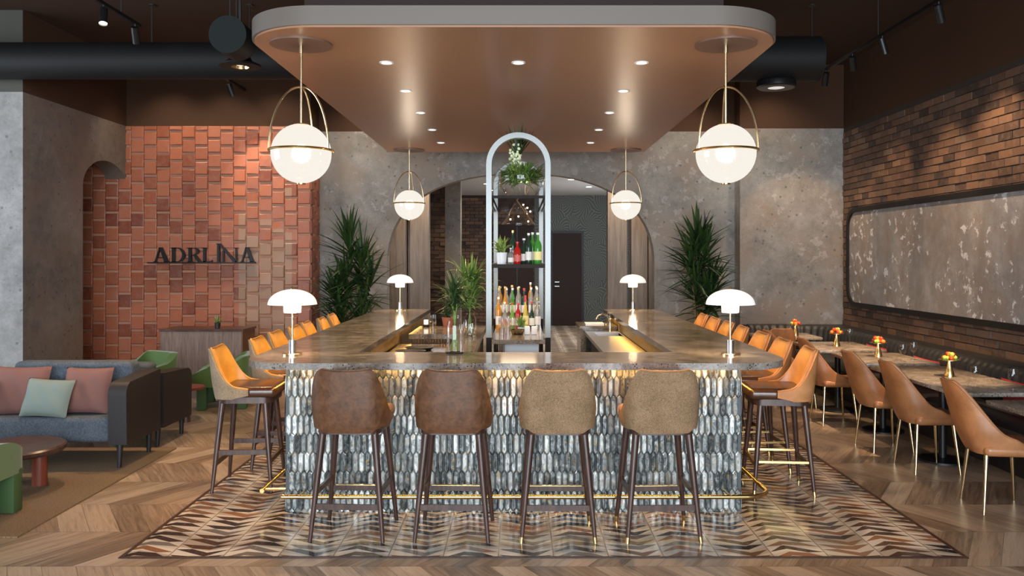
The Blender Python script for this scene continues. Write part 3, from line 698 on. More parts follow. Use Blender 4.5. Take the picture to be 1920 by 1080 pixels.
def make_stool(outer, inner, seat, label, brass_foot=False, tips=False, leg_mat='walnut'):
    t = thing('bar_stool', label, 'stool')
    zt = lambda q: 1.084-.006*math.cos(q*9)-.31*smooth(.26, 1.02, q)
    zb = lambda q: .685+.022*smooth(.28, .46, q)+.03*smooth(.85, 1, q)
    sc = lambda H: .93+.07*min(1, max(0, H)*2.6)**.5
    pos = shell(.252, .235, zb, zt, math.radians(97), .045, .02, e=.60, scale=sc)
    shell_mesh(pos, .022).build('backrest', outer, t, sharp=50)
    zt2 = lambda q: zt(q)-.004
    pos2 = shell(.252, .235, lambda q: zb(q)+.05, zt2, math.radians(96), .045, .02, e=.60, scale=sc)
    shell_mesh(pos2, .022, off0=.020).build('backrest_pad', inner, t, sharp=50)
    # welt along the rim
    m = MB(); m.tube([Vector(pos(a/60, 1, .02))+Vector((0, 0, .003)) for a in range(61)], .007, 8); m.build('welt', inner, t)
    m = MB(); m.rbox(-.222, .222, -.175, .262, .712, .80, .038, 6); m.build('seat', seat, t, sharp=60)
    m = MB(); m.prism(rrect(-.205, .205, -.195, .232, .085, 8), .672, .728); m.build('seat_frame', leg_mat, t)
    for sx in (-1, 1):
        for sy in (-1, 1):
            a = Vector((sx*.165, sy*.160+.01, .70)); b = Vector((sx*.232, sy*.222+.01, .0))
            lg = MB().tube([a, a.lerp(b, .5), b], [.024, .0205, .0125], 14).build('leg', leg_mat, t)
            if tips: MB().tube([a.lerp(b, .945), b+Vector((0, 0, .0005))], [.0145, .0135], 14).build('leg_tip', 'brass', lg)
    def at(sx, sy, z): k_ = (.70-z)/.70; return Vector((sx*(.165+.067*k_), sy*(.160+.062*k_)+.01, z))
    def bar(p, q, h=.036, wd=.016, mat=leg_mat, nm='stretcher'):
        m = MB(); d = (q-p).normalized(); s_ = d.cross(Vector((0, 0, 1))).normalized()*wd/2; u_ = Vector((0, 0, h/2))
        vs = [p-s_-u_, p+s_-u_, p+s_+u_, p-s_+u_, q-s_-u_, q+s_-u_, q+s_+u_, q-s_+u_]
        m.add(vs, [(0,1,2,3), (4,7,6,5), (0,4,5,1), (1,5,6,2), (2,6,7,3), (3,7,4,0)]); return m.build(nm, mat, t)
    bar(at(-1, -1, .215), at(1, -1, .215))
    st = bar(at(-1, 1, .225), at(1, 1, .225))
    m = MB(); p, q = at(-1, 1, .2445), at(1, 1, .2445); m.box(p.x+.03, q.x-.03, p.y-.012, p.y+.012, .243, .2462); m.build('foot_plate', 'brass', st)
    for sx in (-1, 1): bar(at(sx, -1, .25 if brass_foot else .30), at(sx, 1, .25 if brass_foot else .30), .016 if brass_foot else .036, .016, 'brass' if brass_foot else leg_mat)
    return t
DY = 5.41
g1 = 'bar stools in front of the bar'
s = make_stool('brown_leather', 'brown_leather', 'brown_leather', 'leftmost front bar stool, back of dark mottled brown leather'); s.location = (-1.072, DY, .004); s.rotation_euler.z = -.05; s['group'] = g1
dup(s, 'second front bar stool from the left, mottled brown leather back', (-.415, DY-.01, .004), -.03, g1)
s = make_stool('tan_weave', 'tan_leather', 'tan_leather', 'third front bar stool from the left, tan woven back, faces the bar centre', tips=True); s.location = (.25, DY-.02, .004); s['group'] = g1; s.rotation_euler.z = .0
dup(s, 'rightmost of the four front bar stools, tan woven fabric back', (.905, DY-.02, .004), .04, g1)
Ds = [6.52, 7.2, 7.8, 8.38, 8.95, 9.55, 10.15]
ordn = ['nearest', 'second nearest', 'third nearest', 'fourth nearest', 'fifth nearest', 'sixth nearest', 'farthest']
g2 = 'bar stools along the left side of the bar'; g3 = 'bar stools along the right side of the bar'
s = make_stool('taupe_weave', 'mustard_leather', 'dark_seat_leather', 'mustard-lined woven bar stool on the left side of the bar, nearest'); s.location = (-2.13, Ds[0], .004); s.rotation_euler.z = -PI/2+.06; s['group'] = g2
for i in range(1, 7): dup(s, f'mustard-lined woven bar stool on the left side of the bar, {ordn[i]}', (-2.06+(.02 if i % 2 else 0), Ds[i], .004), -PI/2+random.uniform(-.05, .05), g2)
s = make_stool('tan_leather', 'tan_leather', 'dark_seat_leather', 'tan leather bar stool on the right side of the bar, nearest', True, True); s.location = (2.02, 6.42, .004); s.rotation_euler.z = PI/2-.08; s['group'] = g3
for i in range(1, 7): dup(s, f'tan leather bar stool on the right side of the bar, {ordn[i]}', (2.04, Ds[i]-(.12 if i < 3 else 0), .004), PI/2+random.uniform(-.05, .05), g3)

# dining chairs
def make_chair():
    t = thing('dining_chair', 'cognac leather dining chair cut by the right edge of the photo', 'chair')
    zt = lambda q: .915-.42*smooth(.14, .98, q)-.01*math.cos(q*7)
    zb = lambda q: .405+.02*q
    pos = shell(.235, .23, zb, zt, math.radians(112), .15, .03, e=.62, scale=lambda H: .86+.14*min(1, max(0, H)*3)**.7, narrow=.12)
    shell_mesh(pos, .038).build('backrest', 'cognac_leather', t, sharp=60)
    m = MB(); m.tube([Vector(pos(a/60, 1, .019))+Vector((0, 0, .002)) for a in range(61)], .012, 8); m.build('welt', 'cognac_leather', t)
    m = MB(); m.rbox(-.218, .218, -.18, .255, .405, .485, .038, 6); m.build('seat', 'cognac_leather', t, sharp=60)
    for sx in (-1, 1):
        for sy in (-1, 1):
            a = Vector((sx*.15, sy*.15, .41)); b = Vector((sx*.195, sy*.185, 0))
            MB().tube([a, b], [.0165, .0085], 14).build('leg', 'pale_brass', t)
    return t
g4 = 'cognac leather dining chairs'
c = make_chair(); c.location = (3.45, 5.93, 0); c.rotation_euler.z = -PI/2-.12; c['group'] = g4
dup(c, 'cognac leather dining chair at the near table, second from the right edge', (3.46, 7.01, 0), -PI/2, g4)
dup(c, 'cognac leather dining chair at the far end of the near table, third from the right', (3.43, 7.76, 0), -PI/2+.03, g4)
dup(c, 'cognac leather dining chair half hidden behind the nearest right bar stool', (3.43, 9.0, 0), -PI/2, g4)
dup(c, 'cognac leather dining chair at the third table back', (3.33, 9.95, 0), -PI/2, g4)
dup(c, 'darker-looking farthest dining chair with its back to the bar stools', (3.26, 10.5, 0), -.05, g4)

# ------------------------------------------------------------------ tables
def table(label, x0, x1, y0, y1, bases):
    t = thing('dining_table', label, 'table', ((x0+x1)/2, (y0+y1)/2, 0), 0, 'dining tables along the banquette')
    cx, cy = (x0+x1)/2, (y0+y1)/2
    m = MB(); m.rbox(x0-cx, x1-cx, y0-cy, y1-cy, .718, .75, .005, 2); m.build('tabletop', 'table_stone', t)
    for b in bases:
        m = MB(); m.lathe([(.0001, .715), (.12, .715), (.12, .70), (.032, .695), (.032, .03)], 0, b-cy, 0, 20, cap=False); m.build('column', 'black_metal', t)
        m = MB(); m.lathe([(.0001, .03), (.06, .03), (.20, .016), (.205, 0), (.0001, 0)], 0, b-cy, 0, 36, cap=False); m.build('base_plate', 'black_metal', t)
    return t
table('nearest fully seen stone-topped dining table at right', 3.37, 4.12, 6.36, 7.92, [7.3])
table('stone-topped dining table at the bottom right edge of the photo', 3.42, 4.12, 4.7, 6.05, [5.3])
table('stone-topped dining table, second back behind two cognac chairs', 3.41, 4.13, 8.1, 9.02, [8.55])
table('stone-topped dining table, third back beside the banquette', 3.37, 4.12, 9.25, 10.2, [9.7])
table('farthest stone-topped dining table near the concrete wall', 3.15, 3.95, 10.72, 11.38, [11.05])
fs = thing('fruit_stand', 'brass fruit stand on the nearest dining table', 'fruit stand', (3.77, 7.23, .75), 0, 'brass fruit stands')
m = MB(); m.lathe([(.0001, 0), (.042, 0), (.04, .02), (.028, .06), (.018, .10), (.013, .14), (.0001, .14)], seg=28, cap=False); m.build('stand_foot', 'brass', fs)
m = MB(); m.lathe([(.0001, .138), (.04, .138), (.086, .146), (.086, .150), (.0001, .146)], seg=32, cap=False); m.build('plate', 'brass', fs)
rf = random.Random(3); top_fruit = []
for i in range(14):
    a = rf.uniform(0, 2*PI); r = rf.uniform(0, .06); z = .165+(.03 if r < .035 else 0)
    m = MB(); m.ball((r*math.cos(a), r*math.sin(a), z), .019+rf.random()*.004, 10, 7)
    m.build('fruit', ['fruit_red', 'fruit_green', 'fruit_green', 'fruit_orange', 'fruit_red'][i % 5], fs)
for lb, x, y in (('brass fruit stand on the second dining table back', 3.77, 8.66), ('brass fruit stand on the third dining table back', 3.73, 9.69), ('brass fruit stand on the farthest dining table', 3.68, 10.98)):
    dup(fs, lb, (x, y, .75), rf.uniform(0, 6), 'brass fruit stands')
wg = thing('wine_glass', 'clear wine glass on the near dining table, left of two', 'glass', (3.66, 6.62, .75), 0, 'wine glasses on the dining tables')
m = MB(); m.lathe([(.0001, .003), (.032, .002), (.033, 0)], seg=24, cap=False); m.build('foot', 'clear_glass', wg)
m = MB(); m.tube([(0, 0, .003), (0, 0, .075)], .0035, 8); m.build('stem', 'clear_glass', wg)
m = MB(); m.lathe([(.004, .072), (.022, .082), (.035, .11), (.036, .135), (.030, .175)], seg=28, cap=False); m.build('bowl', 'clear_glass', wg)
for lb, x, y in (('clear wine glass on the near dining table, at the right edge of the photo', 3.86, 6.45), ('clear wine glass on the second table back, left of two', 3.85, 8.28), ('clear wine glass on the second table back, right of two', 4.04, 8.45), ('clear wine glass on the third table back', 4.03, 10.05)):
    dup(wg, lb, (x, y, .75), 0, 'wine glasses on the dining tables')

# ------------------------------------------------------------------ banquette
bq = thing('banquette', 'long curved black leather banquette with channelled back along the brick wall', 'bench')
path = [(4.36, 3.6)]
y = 3.6
def offs_path(off, n=1):
    pts = []
    yy = 3.6
    while yy < 11.35: pts.append((4.36-off, yy)); yy += .0275
    r = .55
    for i in range(33):
        a = math.radians(90*i/32); pts.append((3.81+(r-off)*math.cos(a), 11.35+(r-off)*math.sin(a)))
    xx = 3.78
    while xx > 3.30: pts.append((xx, 11.90-off)); xx -= .0275
    return pts
P0 = offs_path(0)
def sweep(prof, scal=0):
    """prof: list of (offset towards the room, z)"""
    rowsv = []
    for j, (o, z) in enumerate(prof):
        pp = offs_path(o)
        if scal:
            q = []
            for i, (x_, y_) in enumerate(pp):
                s_ = abs(math.sin(PI*i/4))**.6*scal[j]
                a = pp[max(0, i-1)]; b = pp[min(len(pp)-1, i+1)]; dx, dy = b[0]-a[0], b[1]-a[1]; L = math.hypot(dx, dy)
                q.append((x_-dy/L*s_, y_+dx/L*s_))
            pp = q
        rowsv.append([(x_, y_, z) for x_, y_ in pp])
    n = len(rowsv[0]); k_ = len(rowsv); mb = MB(); mb.add([p for r in rowsv for p in r], [(j*n+i, j*n+i+1, (j+1)*n+i+1, (j+1)*n+i) for j in range(k_-1) for i in range(n-1)])
    mb.f += [tuple(j*n for j in range(k_)), tuple(j*n+n-1 for j in range(k_-1, -1, -1))]
    return mb
sweep([(0, .45), (.02, .46), (.05, .60), (.02, .76), (-.02, .815), (-.06, .825), (-.10, .82), (-.12, .78), (-.12, .45)], [.02, .03, .03, .03, .025, .012, 0, 0, 0]).build('back_cushion', 'black_leather', bq, sharp=80)
sweep([(0, .30), (0, .47), (.1, .48), (.5, .475), (.54, .45), (.54, .32), (.5, .30)]).build('seat_cushion', 'black_leather', bq, sharp=50)
sweep([(-.12, .004), (-.12, .3), (.28, .3), (.28, .004)]).build('plinth', 'black', bq)
# the capping between banquette and wall
m = MB(); m.prism([(4.37, 3.6), (4.775, 3.6), (4.775, 12.19), (3.3, 12.19), (3.3, 11.93)]+[(3.81+.57*math.cos(math.radians(90-90*i/12)), 11.36+.57*math.sin(math.radians(90-90*i/12))) for i in range(13)], .004, .80); m.build('wall_ledge', 'black_leather', bq)
def pillow(w_, h_, t_, mat, name, label, cat, loc, rot, group=None):
    def f(sg):
        def g(a, b):
            u, v = a*2-1, b*2-1
            pinch = 1-.07*(1-u*u)*abs(v)**3-.0
            x = u*w_/2*(1-.06*(1-v*v)*abs(u)**6*0-.05*(1-v*v)); z = v*h_/2*(1-.05*(1-u*u))
            th = t_/2*((1-u**4)*(1-v**4))**.55+.003*math.sin(9*u+5*v)
            return (x, sg*th if (abs(u) < 1 and abs(v) < 1) else 0, z)
        return g
    mb = MB(); mb.closed_grid(f(-1), f(1), 22, 22)
    o = mb.build(name, mat, None, loc, sharp=80); o.rotation_euler = rot
    return tag(o, label, cat, group)
for i, (yy, nm) in enumerate(((6.95, 'behind the nearest fully seen table'), (8.55, 'behind the second table back'), (9.75, 'behind the third table back'))):
    pillow(.55, .27, .085, 'red_fabric', 'throw_pillow', f'dark red pillow on the black banquette {nm}', 'pillow', (4.232, yy, .61), (-.12, 0, PI/2), 'red pillows on the banquette')

# framed concrete panel on the brick wall
pn = thing('wall_panel', 'long concrete-look panel with rounded corners in a black frame on the brick wall', 'wall panel', (XR-.03, 0, 0))
def ringmesh(y0, y1, z0, z1, r, wd, x0, x1):
    a = rrect(y0, y1, z0, z1, r, 10); b = rrect(y0+wd, y1-wd, z0+wd, z1-wd, max(.01, r-wd), 10); n = len(a); mb = MB()
    mb.add([(x0, *p) for p in a]+[(x0, *p) for p in b]+[(x1, *p) for p in a]+[(x1, *p) for p in b],
        [(i, (i+1) % n, n+(i+1) % n, n+i) for i in range(n)]+[(2*n+i, 2*n+(i+1) % n, 3*n+(i+1) % n, 3*n+i) for i in range(n)]+
        [(i, (i+1) % n, 2*n+(i+1) % n, 2*n+i) for i in range(n)]+[(n+i, n+(i+1) % n, 3*n+(i+1) % n, 3*n+i) for i in range(n)])
    return mb
ringmesh(3.4, 11.95, 1.09, 2.49, .28, .065, -.035, .005).build('frame', 'duct_black', pn)
m = MB(); m.prism([(a, b) for a, b in rrect(3.44, 11.91, 1.14, 2.44, .24, 10)], -.012, .004, axis='x'); m.build('panel', 'concrete_panel', pn)

# ------------------------------------------------------------------ lounge
rug = MB(); rug.box(-6.6, -3.2, 5.28, 7.74, 0, .012); tag(rug.build('area_rug', 'jute'), 'coarse woven jute rug under the dark sofa', 'rug')
RZ = .012
def make_sofa(label):
    t = thing('sofa', label, 'sofa')     # local: centre of footprint, faces -Y
    W2, D2 = .69, .335
    m = MB(); m.rbox(-W2+.15, W2-.15, -D2, D2-.12, .215, .43, .05, 5); m.build('seat_cushion', 'blue_grey_fabric', t, sharp=60)
    m = MB(); m.rbox(-W2+.16, W2-.16, D2-.24, D2-.04, .36, .845, .045, 5, Matrix.Rotation(0, 4, 'X')); m.build('back_cushion', 'blue_grey_fabric', t, sharp=60)
    m = MB(); m.rbox(-W2+.1, W2-.1, D2-.06, D2, .2, .76, .01, 2); m.build('back_panel', 'sofa_leather', t)
    for s_ in (-1, 1):
        poly = [(D2, .2), (D2, .755)]+[(-D2+.10+.10*math.cos(math.radians(a)), .615+.11*math.sin(math.radians(a))) for a in range(90, 181, 10)]+[(-D2+.01, .2)]
        m = MB(); x0, x1 = sorted((s_*W2, s_*(W2-.155))); m.prism(poly, x0, x1, axis='x'); m.build('armrest', 'sofa_leather', t, sharp=30)
    for sx in (-1, 1):
        for sy in (-1, 1):
            MB().tube([(sx*(W2-.08), sy*(D2-.06), .205), (sx*(W2-.085), sy*(D2-.055), 0)], [.028, .018], 4 if 0 else 12).build('leg', 'black', t)
    return t
sf = make_sofa('dark blue-grey sofa facing the camera with three cushions'); sf.location = (-3.99, 7.29, RZ)
s2 = dup(sf, 'second dark sofa standing back to back behind the cushioned one', (-4.03, 8.12, RZ-.012), PI)
s2.location.z = 0; s2.scale = (1, 1, .93)
pillow(.46, .42, .15, 'pink_fabric', 'throw_pillow', 'dusty pink cushion at the left end of the sofa', 'cushion', (-4.32, 7.19, RZ+.625), (-.28, 0, .04), 'cushions on the sofa')
pillow(.42, .40, .15, 'pink_fabric', 'throw_pillow', 'dusty pink cushion at the right end of the sofa by the arm', 'cushion', (-3.75, 7.19, RZ+.625), (-.28, 0, -.03), 'cushions on the sofa')
pillow(.40, .33, .14, 'mint_fabric', 'throw_pillow', 'pale mint cushion lying in front of the two pink ones', 'cushion', (-4.01, 7.04, RZ+.585), (-.40, .05, 0), 'cushions on the sofa')
ct = thing('coffee_table', 'low round dark wood coffee table in front of the sofa', 'coffee table', (-3.93, 6.42, RZ))
m = MB(); m.lathe([(.0001, .27), (.36, .27), (.375, .285), (.375, .308), (.36, .32), (.0001, .32)], seg=48, cap=False); m.build('tabletop', 'table_wood', ct)
for a in (20, 140, 260):
    m = MB(); m.lathe([(.055, 0), (.055, .27)], .19*math.cos(math.radians(a)), .17*math.sin(math.radians(a)), 0, 20); m.build('leg', 'table_red', ct)
def make_tub(label, h=.62):
    t = thing('tub_armchair', label, 'armchair')
    pos = shell(.36, .34, .27, lambda q: h-.20*smooth(.3, 1, q), math.radians(135), .03, .07, e=.45)
    shell_mesh(pos, .085, 50, 10).build('backrest', 'green_velvet', t, sharp=50)
    m = MB(); m.rbox(-.29, .29, -.27, .30, .25, .42, .05, 5); m.build('seat', 'green_velvet', t, sharp=60)
    for sx in (-1, 1):
        for y0, y1 in ((-.33, -.22), (.12, .23)):
            m = MB(); x0, x1 = sorted((sx*.355, sx*.22)); m.rbox(x0, x1, y0, y1, 0, .30, .012, 2); m.build('leg', 'green_dark', t)
    return t
tb = make_tub('green velvet tub armchair cut by the lower left edge of the photo'); tb.location = (-3.86, 5.62, RZ); tb['group'] = 'green tub armchairs'
dup(tb, 'green velvet tub armchair showing above the sofa back', (-4.22, 9.3, 0), PI-.5, 'green tub armchairs').scale = (.82, .82, 1.14)
dup(tb, 'green velvet tub armchair between the sofa and the nearest left bar stool', (-3.60, 10.03, 0), PI/2+.2, 'green tub armchairs')
st_ = thing('side_table', 'small round reddish side table beside the far green armchair', 'side table', (-3.62, 9.0, 0))
m = MB(); m.lathe([(.0001, .36), (.19, .36), (.195, .37), (.195, .385), (.0001, .385)], seg=36, cap=False); m.build('tabletop', 'table_red', st_)
m = MB(); m.lathe([(.05, 0), (.05, .36)], seg=18); m.build('leg', 'table_wood', st_)
dk_ = thing('reception_desk', 'brown wood-panelled reception desk before the terracotta wall', 'desk', (-4.03, 10.75, 0))
m = MB(); m.box(-.52, .505, -.245, .25, 0, .845); m.build('desk_body', 'desk_wood', dk_)
m = MB(); m.box(.505, .525, -.245, .25, 0, .845); m.build('side_panel', 'desk_side', dk_)
m = MB(); m.box(-.535, .54, -.26, .262, .845, .875); m.build('desk_top', 'table_wood', dk_)
def tuft(mb, base, n, L, wd, el0, el1, droop, rr):
    for i in range(n): mb.leaf(base, rr.uniform(0, 2*PI), math.radians(rr.uniform(el0, el1)), L*rr.uniform(.6, 1.1), wd*rr.uniform(.8, 1.2), droop*rr.uniform(.5, 1.3))
rr = random.Random(11)
pp = thing('potted_plant', 'tiny spiky plant in a black pot on the reception desk', 'plant', (-3.88, 10.66, .875))
m = MB(); m.lathe([(.03, 0), (.036, .07)], seg=18); m.build('pot', 'black', pp)
m = MB(); tuft(m, (0, 0, .065), 30, .11, .006, 20, 85, .5, rr); m.build('foliage', 'leaf_green', pp)

# wall sign
sg = thing('wall_sign', 'dark metal letters of the restaurant name on the terracotta wall', 'sign', (0, 11.93, 0))
def SP(zx, zy): return ((270+zx/8.348-972)/129.2, 1.8-(440+zy/8.348-481)/129.2)
def stroke(mb, x0, y0, x1, y1, wd, wd1=None):
    wd1 = wd1 or wd
    mb.prism([SP(x0-wd/2, y0), SP(x0+wd/2, y0), SP(x1+wd1/2, y1), SP(x1-wd1/2, y1)], -.02, .02, axis='y')
def serif(mb, x, y, wd=70): mb.prism([SP(x-wd/2, y-5), SP(x+wd/2, y-5), SP(x+wd/2, y+6), SP(x-wd/2, y+6)], -.02, .02, axis='y')
def bowl(mb, cx, cy, rx, ry, thick, a0=-90, a1=90, n=14):
    o_ = []; i_ = []
    for k_ in range(n+1):
        a = math.radians(a0+(a1-a0)*k_/n); o_.append(SP(cx+rx*math.cos(a), cy+ry*math.sin(a))); i_.append(SP(cx+(rx-thick)*math.cos(a), cy+(ry-10)*math.sin(a)))
    for k_ in range(n): mb.prism([o_[k_], o_[k_+1], i_[k_+1], i_[k_]], -.02, .02, axis='y')
def A(mb, ap, l, r):
    stroke(mb, ap-6, 200, l, 428, 22); stroke(mb, ap+6, 200, r, 428, 46, 60); serif(mb, l, 424, 55); serif(mb, r, 424, 80)
    mb.prism([SP(l+50, 348), SP(r-40, 348), SP(r-34, 362), SP(l+44, 362)], -.02, .02, axis='y')
m = MB(); A(m, 292, 212, 385); m.build('letter_a', 'black_metal', sg)
m = MB(); stroke(m, 495, 207, 495, 428, 44); serif(m, 495, 210, 85); serif(m, 495, 424, 85); bowl(m, 545, 317, 130, 112, 44); m.prism([SP(500, 205), SP(550, 205), SP(550, 215), SP(500, 215)], -.02, .02, 'y'); m.prism([SP(500, 419), SP(550, 419), SP(550, 429), SP(500, 429)], -.02, .02, 'y'); m.build('letter_d', 'black_metal', sg)
m = MB(); stroke(m, 752, 207, 752, 428, 44); serif(m, 745, 210, 85); serif(m, 752, 424, 80); bowl(m, 800, 263, 95, 58, 40); m.prism([SP(760, 205), SP(805, 205), SP(805, 215), SP(760, 215)], -.02, .02, 'y'); stroke(m, 820, 318, 905, 428, 46, 56); m.build('letter_r', 'black_metal', sg)
m = MB(); stroke(m, 978, 207, 978, 428, 40); serif(m, 978, 210, 80); m.prism([SP(955, 412), SP(1085, 412), SP(1095, 395), SP(1098, 428), SP(955, 428)], -.02, .02, 'y'); m.build('letter_l', 'black_metal', sg)
m = MB(); stroke(m, 1195, 145, 1195, 428, 36); serif(m, 1200, 145, 75); m.build('letter_i', 'black_metal', sg)
m = MB(); stroke(m, 1272, 245, 1272, 428, 26); stroke(m, 1215, 150, 1455, 428, 34, 60); stroke(m, 1470, 207, 1470, 428, 24); serif(m, 1468, 210, 75); m.build('letter_n', 'black_metal', sg)
m = MB(); A(m, 1632, 1560, 1720); m.build('letter_a', 'black_metal', sg)
m = MB(); m.prism([SP(90, 430), SP(1765, 430), SP(1765, 448), SP(90, 448)], -.02, .03, 'y'); m.build('rail', 'black_metal', sg)
for zx in (200, 950, 1650):
    m = MB(); a = SP(zx, 440); m.tube([(a[0], .03, a[1]), (a[0], .05, a[1])], .006, 8); m.build('standoff', 'black_metal', sg)

# ------------------------------------------------------------------ table lamps on the bar
tl = thing('table_lamp', 'white domed table lamp on the front left corner of the bar', 'lamp', (-1.61, 5.89, FT), 0, 'white domed lamps on the bar')
m = MB(); m.lathe([(.0001, 0), (.071, 0), (.071, .010), (.066, .014), (.0001, .014)], seg=36, cap=False); m.build('lamp_base', 'pale_brass', tl)
m = MB(); m.lathe([(.027, .014), (.027, .105), (.010, .107)], seg=24); m.build('collar', 'steel', tl)
m = MB(); m.tube([(0, 0, .1), (0, 0, .30)], .0062, 10); m.build('stem', 'pale_brass', tl)
m = MB(); m.lathe([(.058, .30), (.061, .302), (.064, .362)], seg=36, cap=False); m.lathe([(.0001, .3), (.058, .3)], seg=36, cap=False); m.build('lower_shade', 'shade_low_glow', tl)
prof = [(.170*math.cos(a)+.0, .362+.105*math.sin(a)) for a in [PI/2*i/12 for i in range(12)]]+[(.012, .467)]
prof[0] = (.172, .359)
m = MB(); m.lathe(prof, seg=44, cap=False); m.lathe([(.170, .361), (.062, .364)], seg=44, cap=False); m.build('lamp_shade', 'opal_glow', tl)
m = MB(); m.lathe([(.012, .466), (.010, .476), (.004, .486), (.0001, .487)], seg=14, cap=False); m.build('finial', 'pale_brass', tl)
light('lamp_light', 'POINT', (0, 0, .25), 14, WARM, parent=tl, shadow_soft_size=.04)
for lb, x, y in (('white domed table lamp on the front right corner of the bar', 1.51, 5.89), ('small white domed table lamp at the far end of the left bar arm', -1.54, 10.76), ('small white domed table lamp at the far end of the right bar arm', 1.49, 10.76)):
    dup(tl, lb, (x, y, FT), 0, 'white domed lamps on the bar')

# ------------------------------------------------------------------ plants
def dracaena(name, label, loc, potmat, stems, potr=.2, poth=.45, L=.5, wd=.022, mat='leaf_dark', seed=1, dens=34):
    rr = random.Random(seed); t = thing(name, label, 'plant', loc)
    m = MB(); m.lathe([(potr*.75, 0), (potr, poth*.95), (potr, poth), (potr*.9, poth), (potr*.88, poth-.04), (.0001, poth-.04)], seg=32); m.build('pot', potmat, t)
    for (x, y, h, lean) in stems:
        top = Vector((x+lean, y, h)); b = Vector((x, y, poth-.05)); mid = b.lerp(top, .5)+Vector((-lean*.2, 0, 0))
        MB().tube([b, mid, top], [.02, .017, .013], 10).build('stem', 'wood_stem', t)
        m = MB()
        for i in range(dens):
            q = rr.random(); base = top-Vector((lean*.3*q, 0, q*.35)); el = 80-95*q+rr.uniform(-12, 12)
            az = rr.uniform(0, 2*PI); az = -az if math.sin(az) > .35 else az
            m.leaf(base, az, math.radians(el), L*rr.uniform(.65, 1.1), wd*rr.uniform(.7, 1.15), .9*rr.uniform(.4, 1.2)*(1 if el > 40 else .8))
        m.build('leaf_crown', mat, t)
    return t
dracaena('potted_dracaena', 'tall dark green dracaena by the concrete wall left of the arch', (-2.38, 11.8, 0), 'pot_grey', [(0.0, 0, 2.0, -.03), (.04, .03, 1.75, .10), (.06, .05, 1.5, .22), (-.07, -.04, 1.3, -.16), (-.03, -.05, 1.5, -.05), (.03, -.06, 1.0, .14), (-.04, -.06, .95, -.12)], L=.58, wd=.033, seed=5, dens=42)
dracaena('potted_dracaena', 'tall dark green dracaena by the concrete wall right of the arch', (2.62, 12.0, 0), 'pot_grey', [(0, 0, 2.05, -.02), (.03, .04, 1.9, .07), (.06, .05, 1.42, .14), (-.04, -.05, 1.8, -.10), (.05, -.05, 1.2, .10), (0, -.03, 1.35, -.06)], L=.58, wd=.033, seed=8, dens=46)

# ------------------------------------------------------------------ things behind the bar
# low counters
wc = thing('work_counter', 'dark work counter inside the bar on the left', 'counter')
m = MB(); m.box(-1.22, -.64, 6.6, 8.50, .86, .90); m.build('counter_top', 'quartzite', wc)
m = MB(); m.box(-1.22, -.66, 6.6, 8.48, .004, .86); m.build('cabinet', 'black', wc)
ml = thing('service_station', 'raised stone-topped station inside the bar, behind the glass vase', 'counter')
m = MB(); m.box(-1.13, -.37, 8.52, 9.5, .95, 1.0).box(-.62, -.37, 7.0, 8.52, .95, 1.0); m.build('counter_top', 'quartzite', ml)
m = MB(); m.box(-1.11, -.40, 8.56, 9.46, .004, .95).box(-.60, -.40, 7.05, 8.56, .004, .95); m.build('cabinet', 'black', ml)
m = MB()
for i in range(16): m.tube([(-1.09+i*.03, 8.55, .905), (-1.09+i*.03, 8.55, .948)], .009, 6)
m.build('brass_ribs', 'brass', ml)
m = MB()
for i in range(40): m.tube([(-.395, 7.08+i*.035, .70), (-.395, 7.08+i*.035, .948)], .009, 6)
m.build('brass_ribs', 'brass', ml)
for i, (x, y) in enumerate(((-1.0, 7.65), (-.95, 7.95))):
    m = MB(); m.lathe([(.0001, .004), (.10, .004), (.14, .03), (.145, .03), (.105, 0), (.0001, 0)], seg=36, cap=False); tag(m.build('serving_tray', 'black_metal', loc=(x, y, .90)), f'round black tray on the left inner counter, {["nearer","farther"][i]} of two', 'tray', 'black trays')
ss = thing('sink_unit', 'stainless steel sink counter inside the bar on the right', 'sink')
m = MB(); m.box(.80, 1.205, 6.6, 9.35, .86, .90).box(.80, .90, 9.35, 9.85, .86, .90).box(1.195, 1.205, 9.35, 9.85, .86, .90).box(.80, 1.205, 9.85, 10.05, .86, .90); m.build('steel_top', 'steel', ss)
m = MB(); m.box(.90, 1.20, 9.35, 9.85, .72, .725).box(.90, .905, 9.35, 9.85, .72, .89).box(1.195, 1.20, 9.35, 9.85, .72, .89).box(.9, 1.2, 9.845, 9.85, .72, .89).box(.9, 1.2, 9.35, 9.355, .72, .89); m.build('basin', 'steel', ss)
m = MB(); m.box(.82, 1.20, 6.62, 9.3, .004, .86).box(.82, 1.20, 9.3, 9.9, .004, .70).box(.82, 1.20, 9.9, 10.03, .004, .86); m.build('cabinet', 'black', ss)
m = MB(); m.box(.74, 1.205, 10.06, 10.75, .92, .95).box(.76, 1.2, 10.08, 10.73, .004, .92); tag(m.build('end_cabinet', 'quartzite'), 'low stone-topped cabinet behind the sink', 'cabinet')
m = MB(); m.rbox(.82, 1.05, 10.1, 10.3, .95, .985, .008, 2); tag(m.build('folded_cloth', 'paper_white'), 'folded white cloth on the cabinet behind the sink', 'cloth')
fc = thing('faucet', 'curved chrome faucet at the sink', 'faucet', (1.10, 9.93, .90))
m = MB(); m.lathe([(.022, 0), (.022, .01), (.014, .03), (.014, .17), (.018, .19)], seg=18); m.build('faucet_body', 'chrome', fc)
m = MB(); m.tube([(0, 0, .12), (-.03, -.03, .19), (-.09, -.08, .22), (-.15, -.13, .20), (-.19, -.16, .155)], .011, 10); m.build('spout', 'chrome', fc)
m = MB(); m.tube([(0, 0, .19), (.0, 0, .215)], .008, 8); m.tube([(-.035, 0, .222), (.035, 0, .222)], .007, 8); m.build('handle', 'chrome', fc)
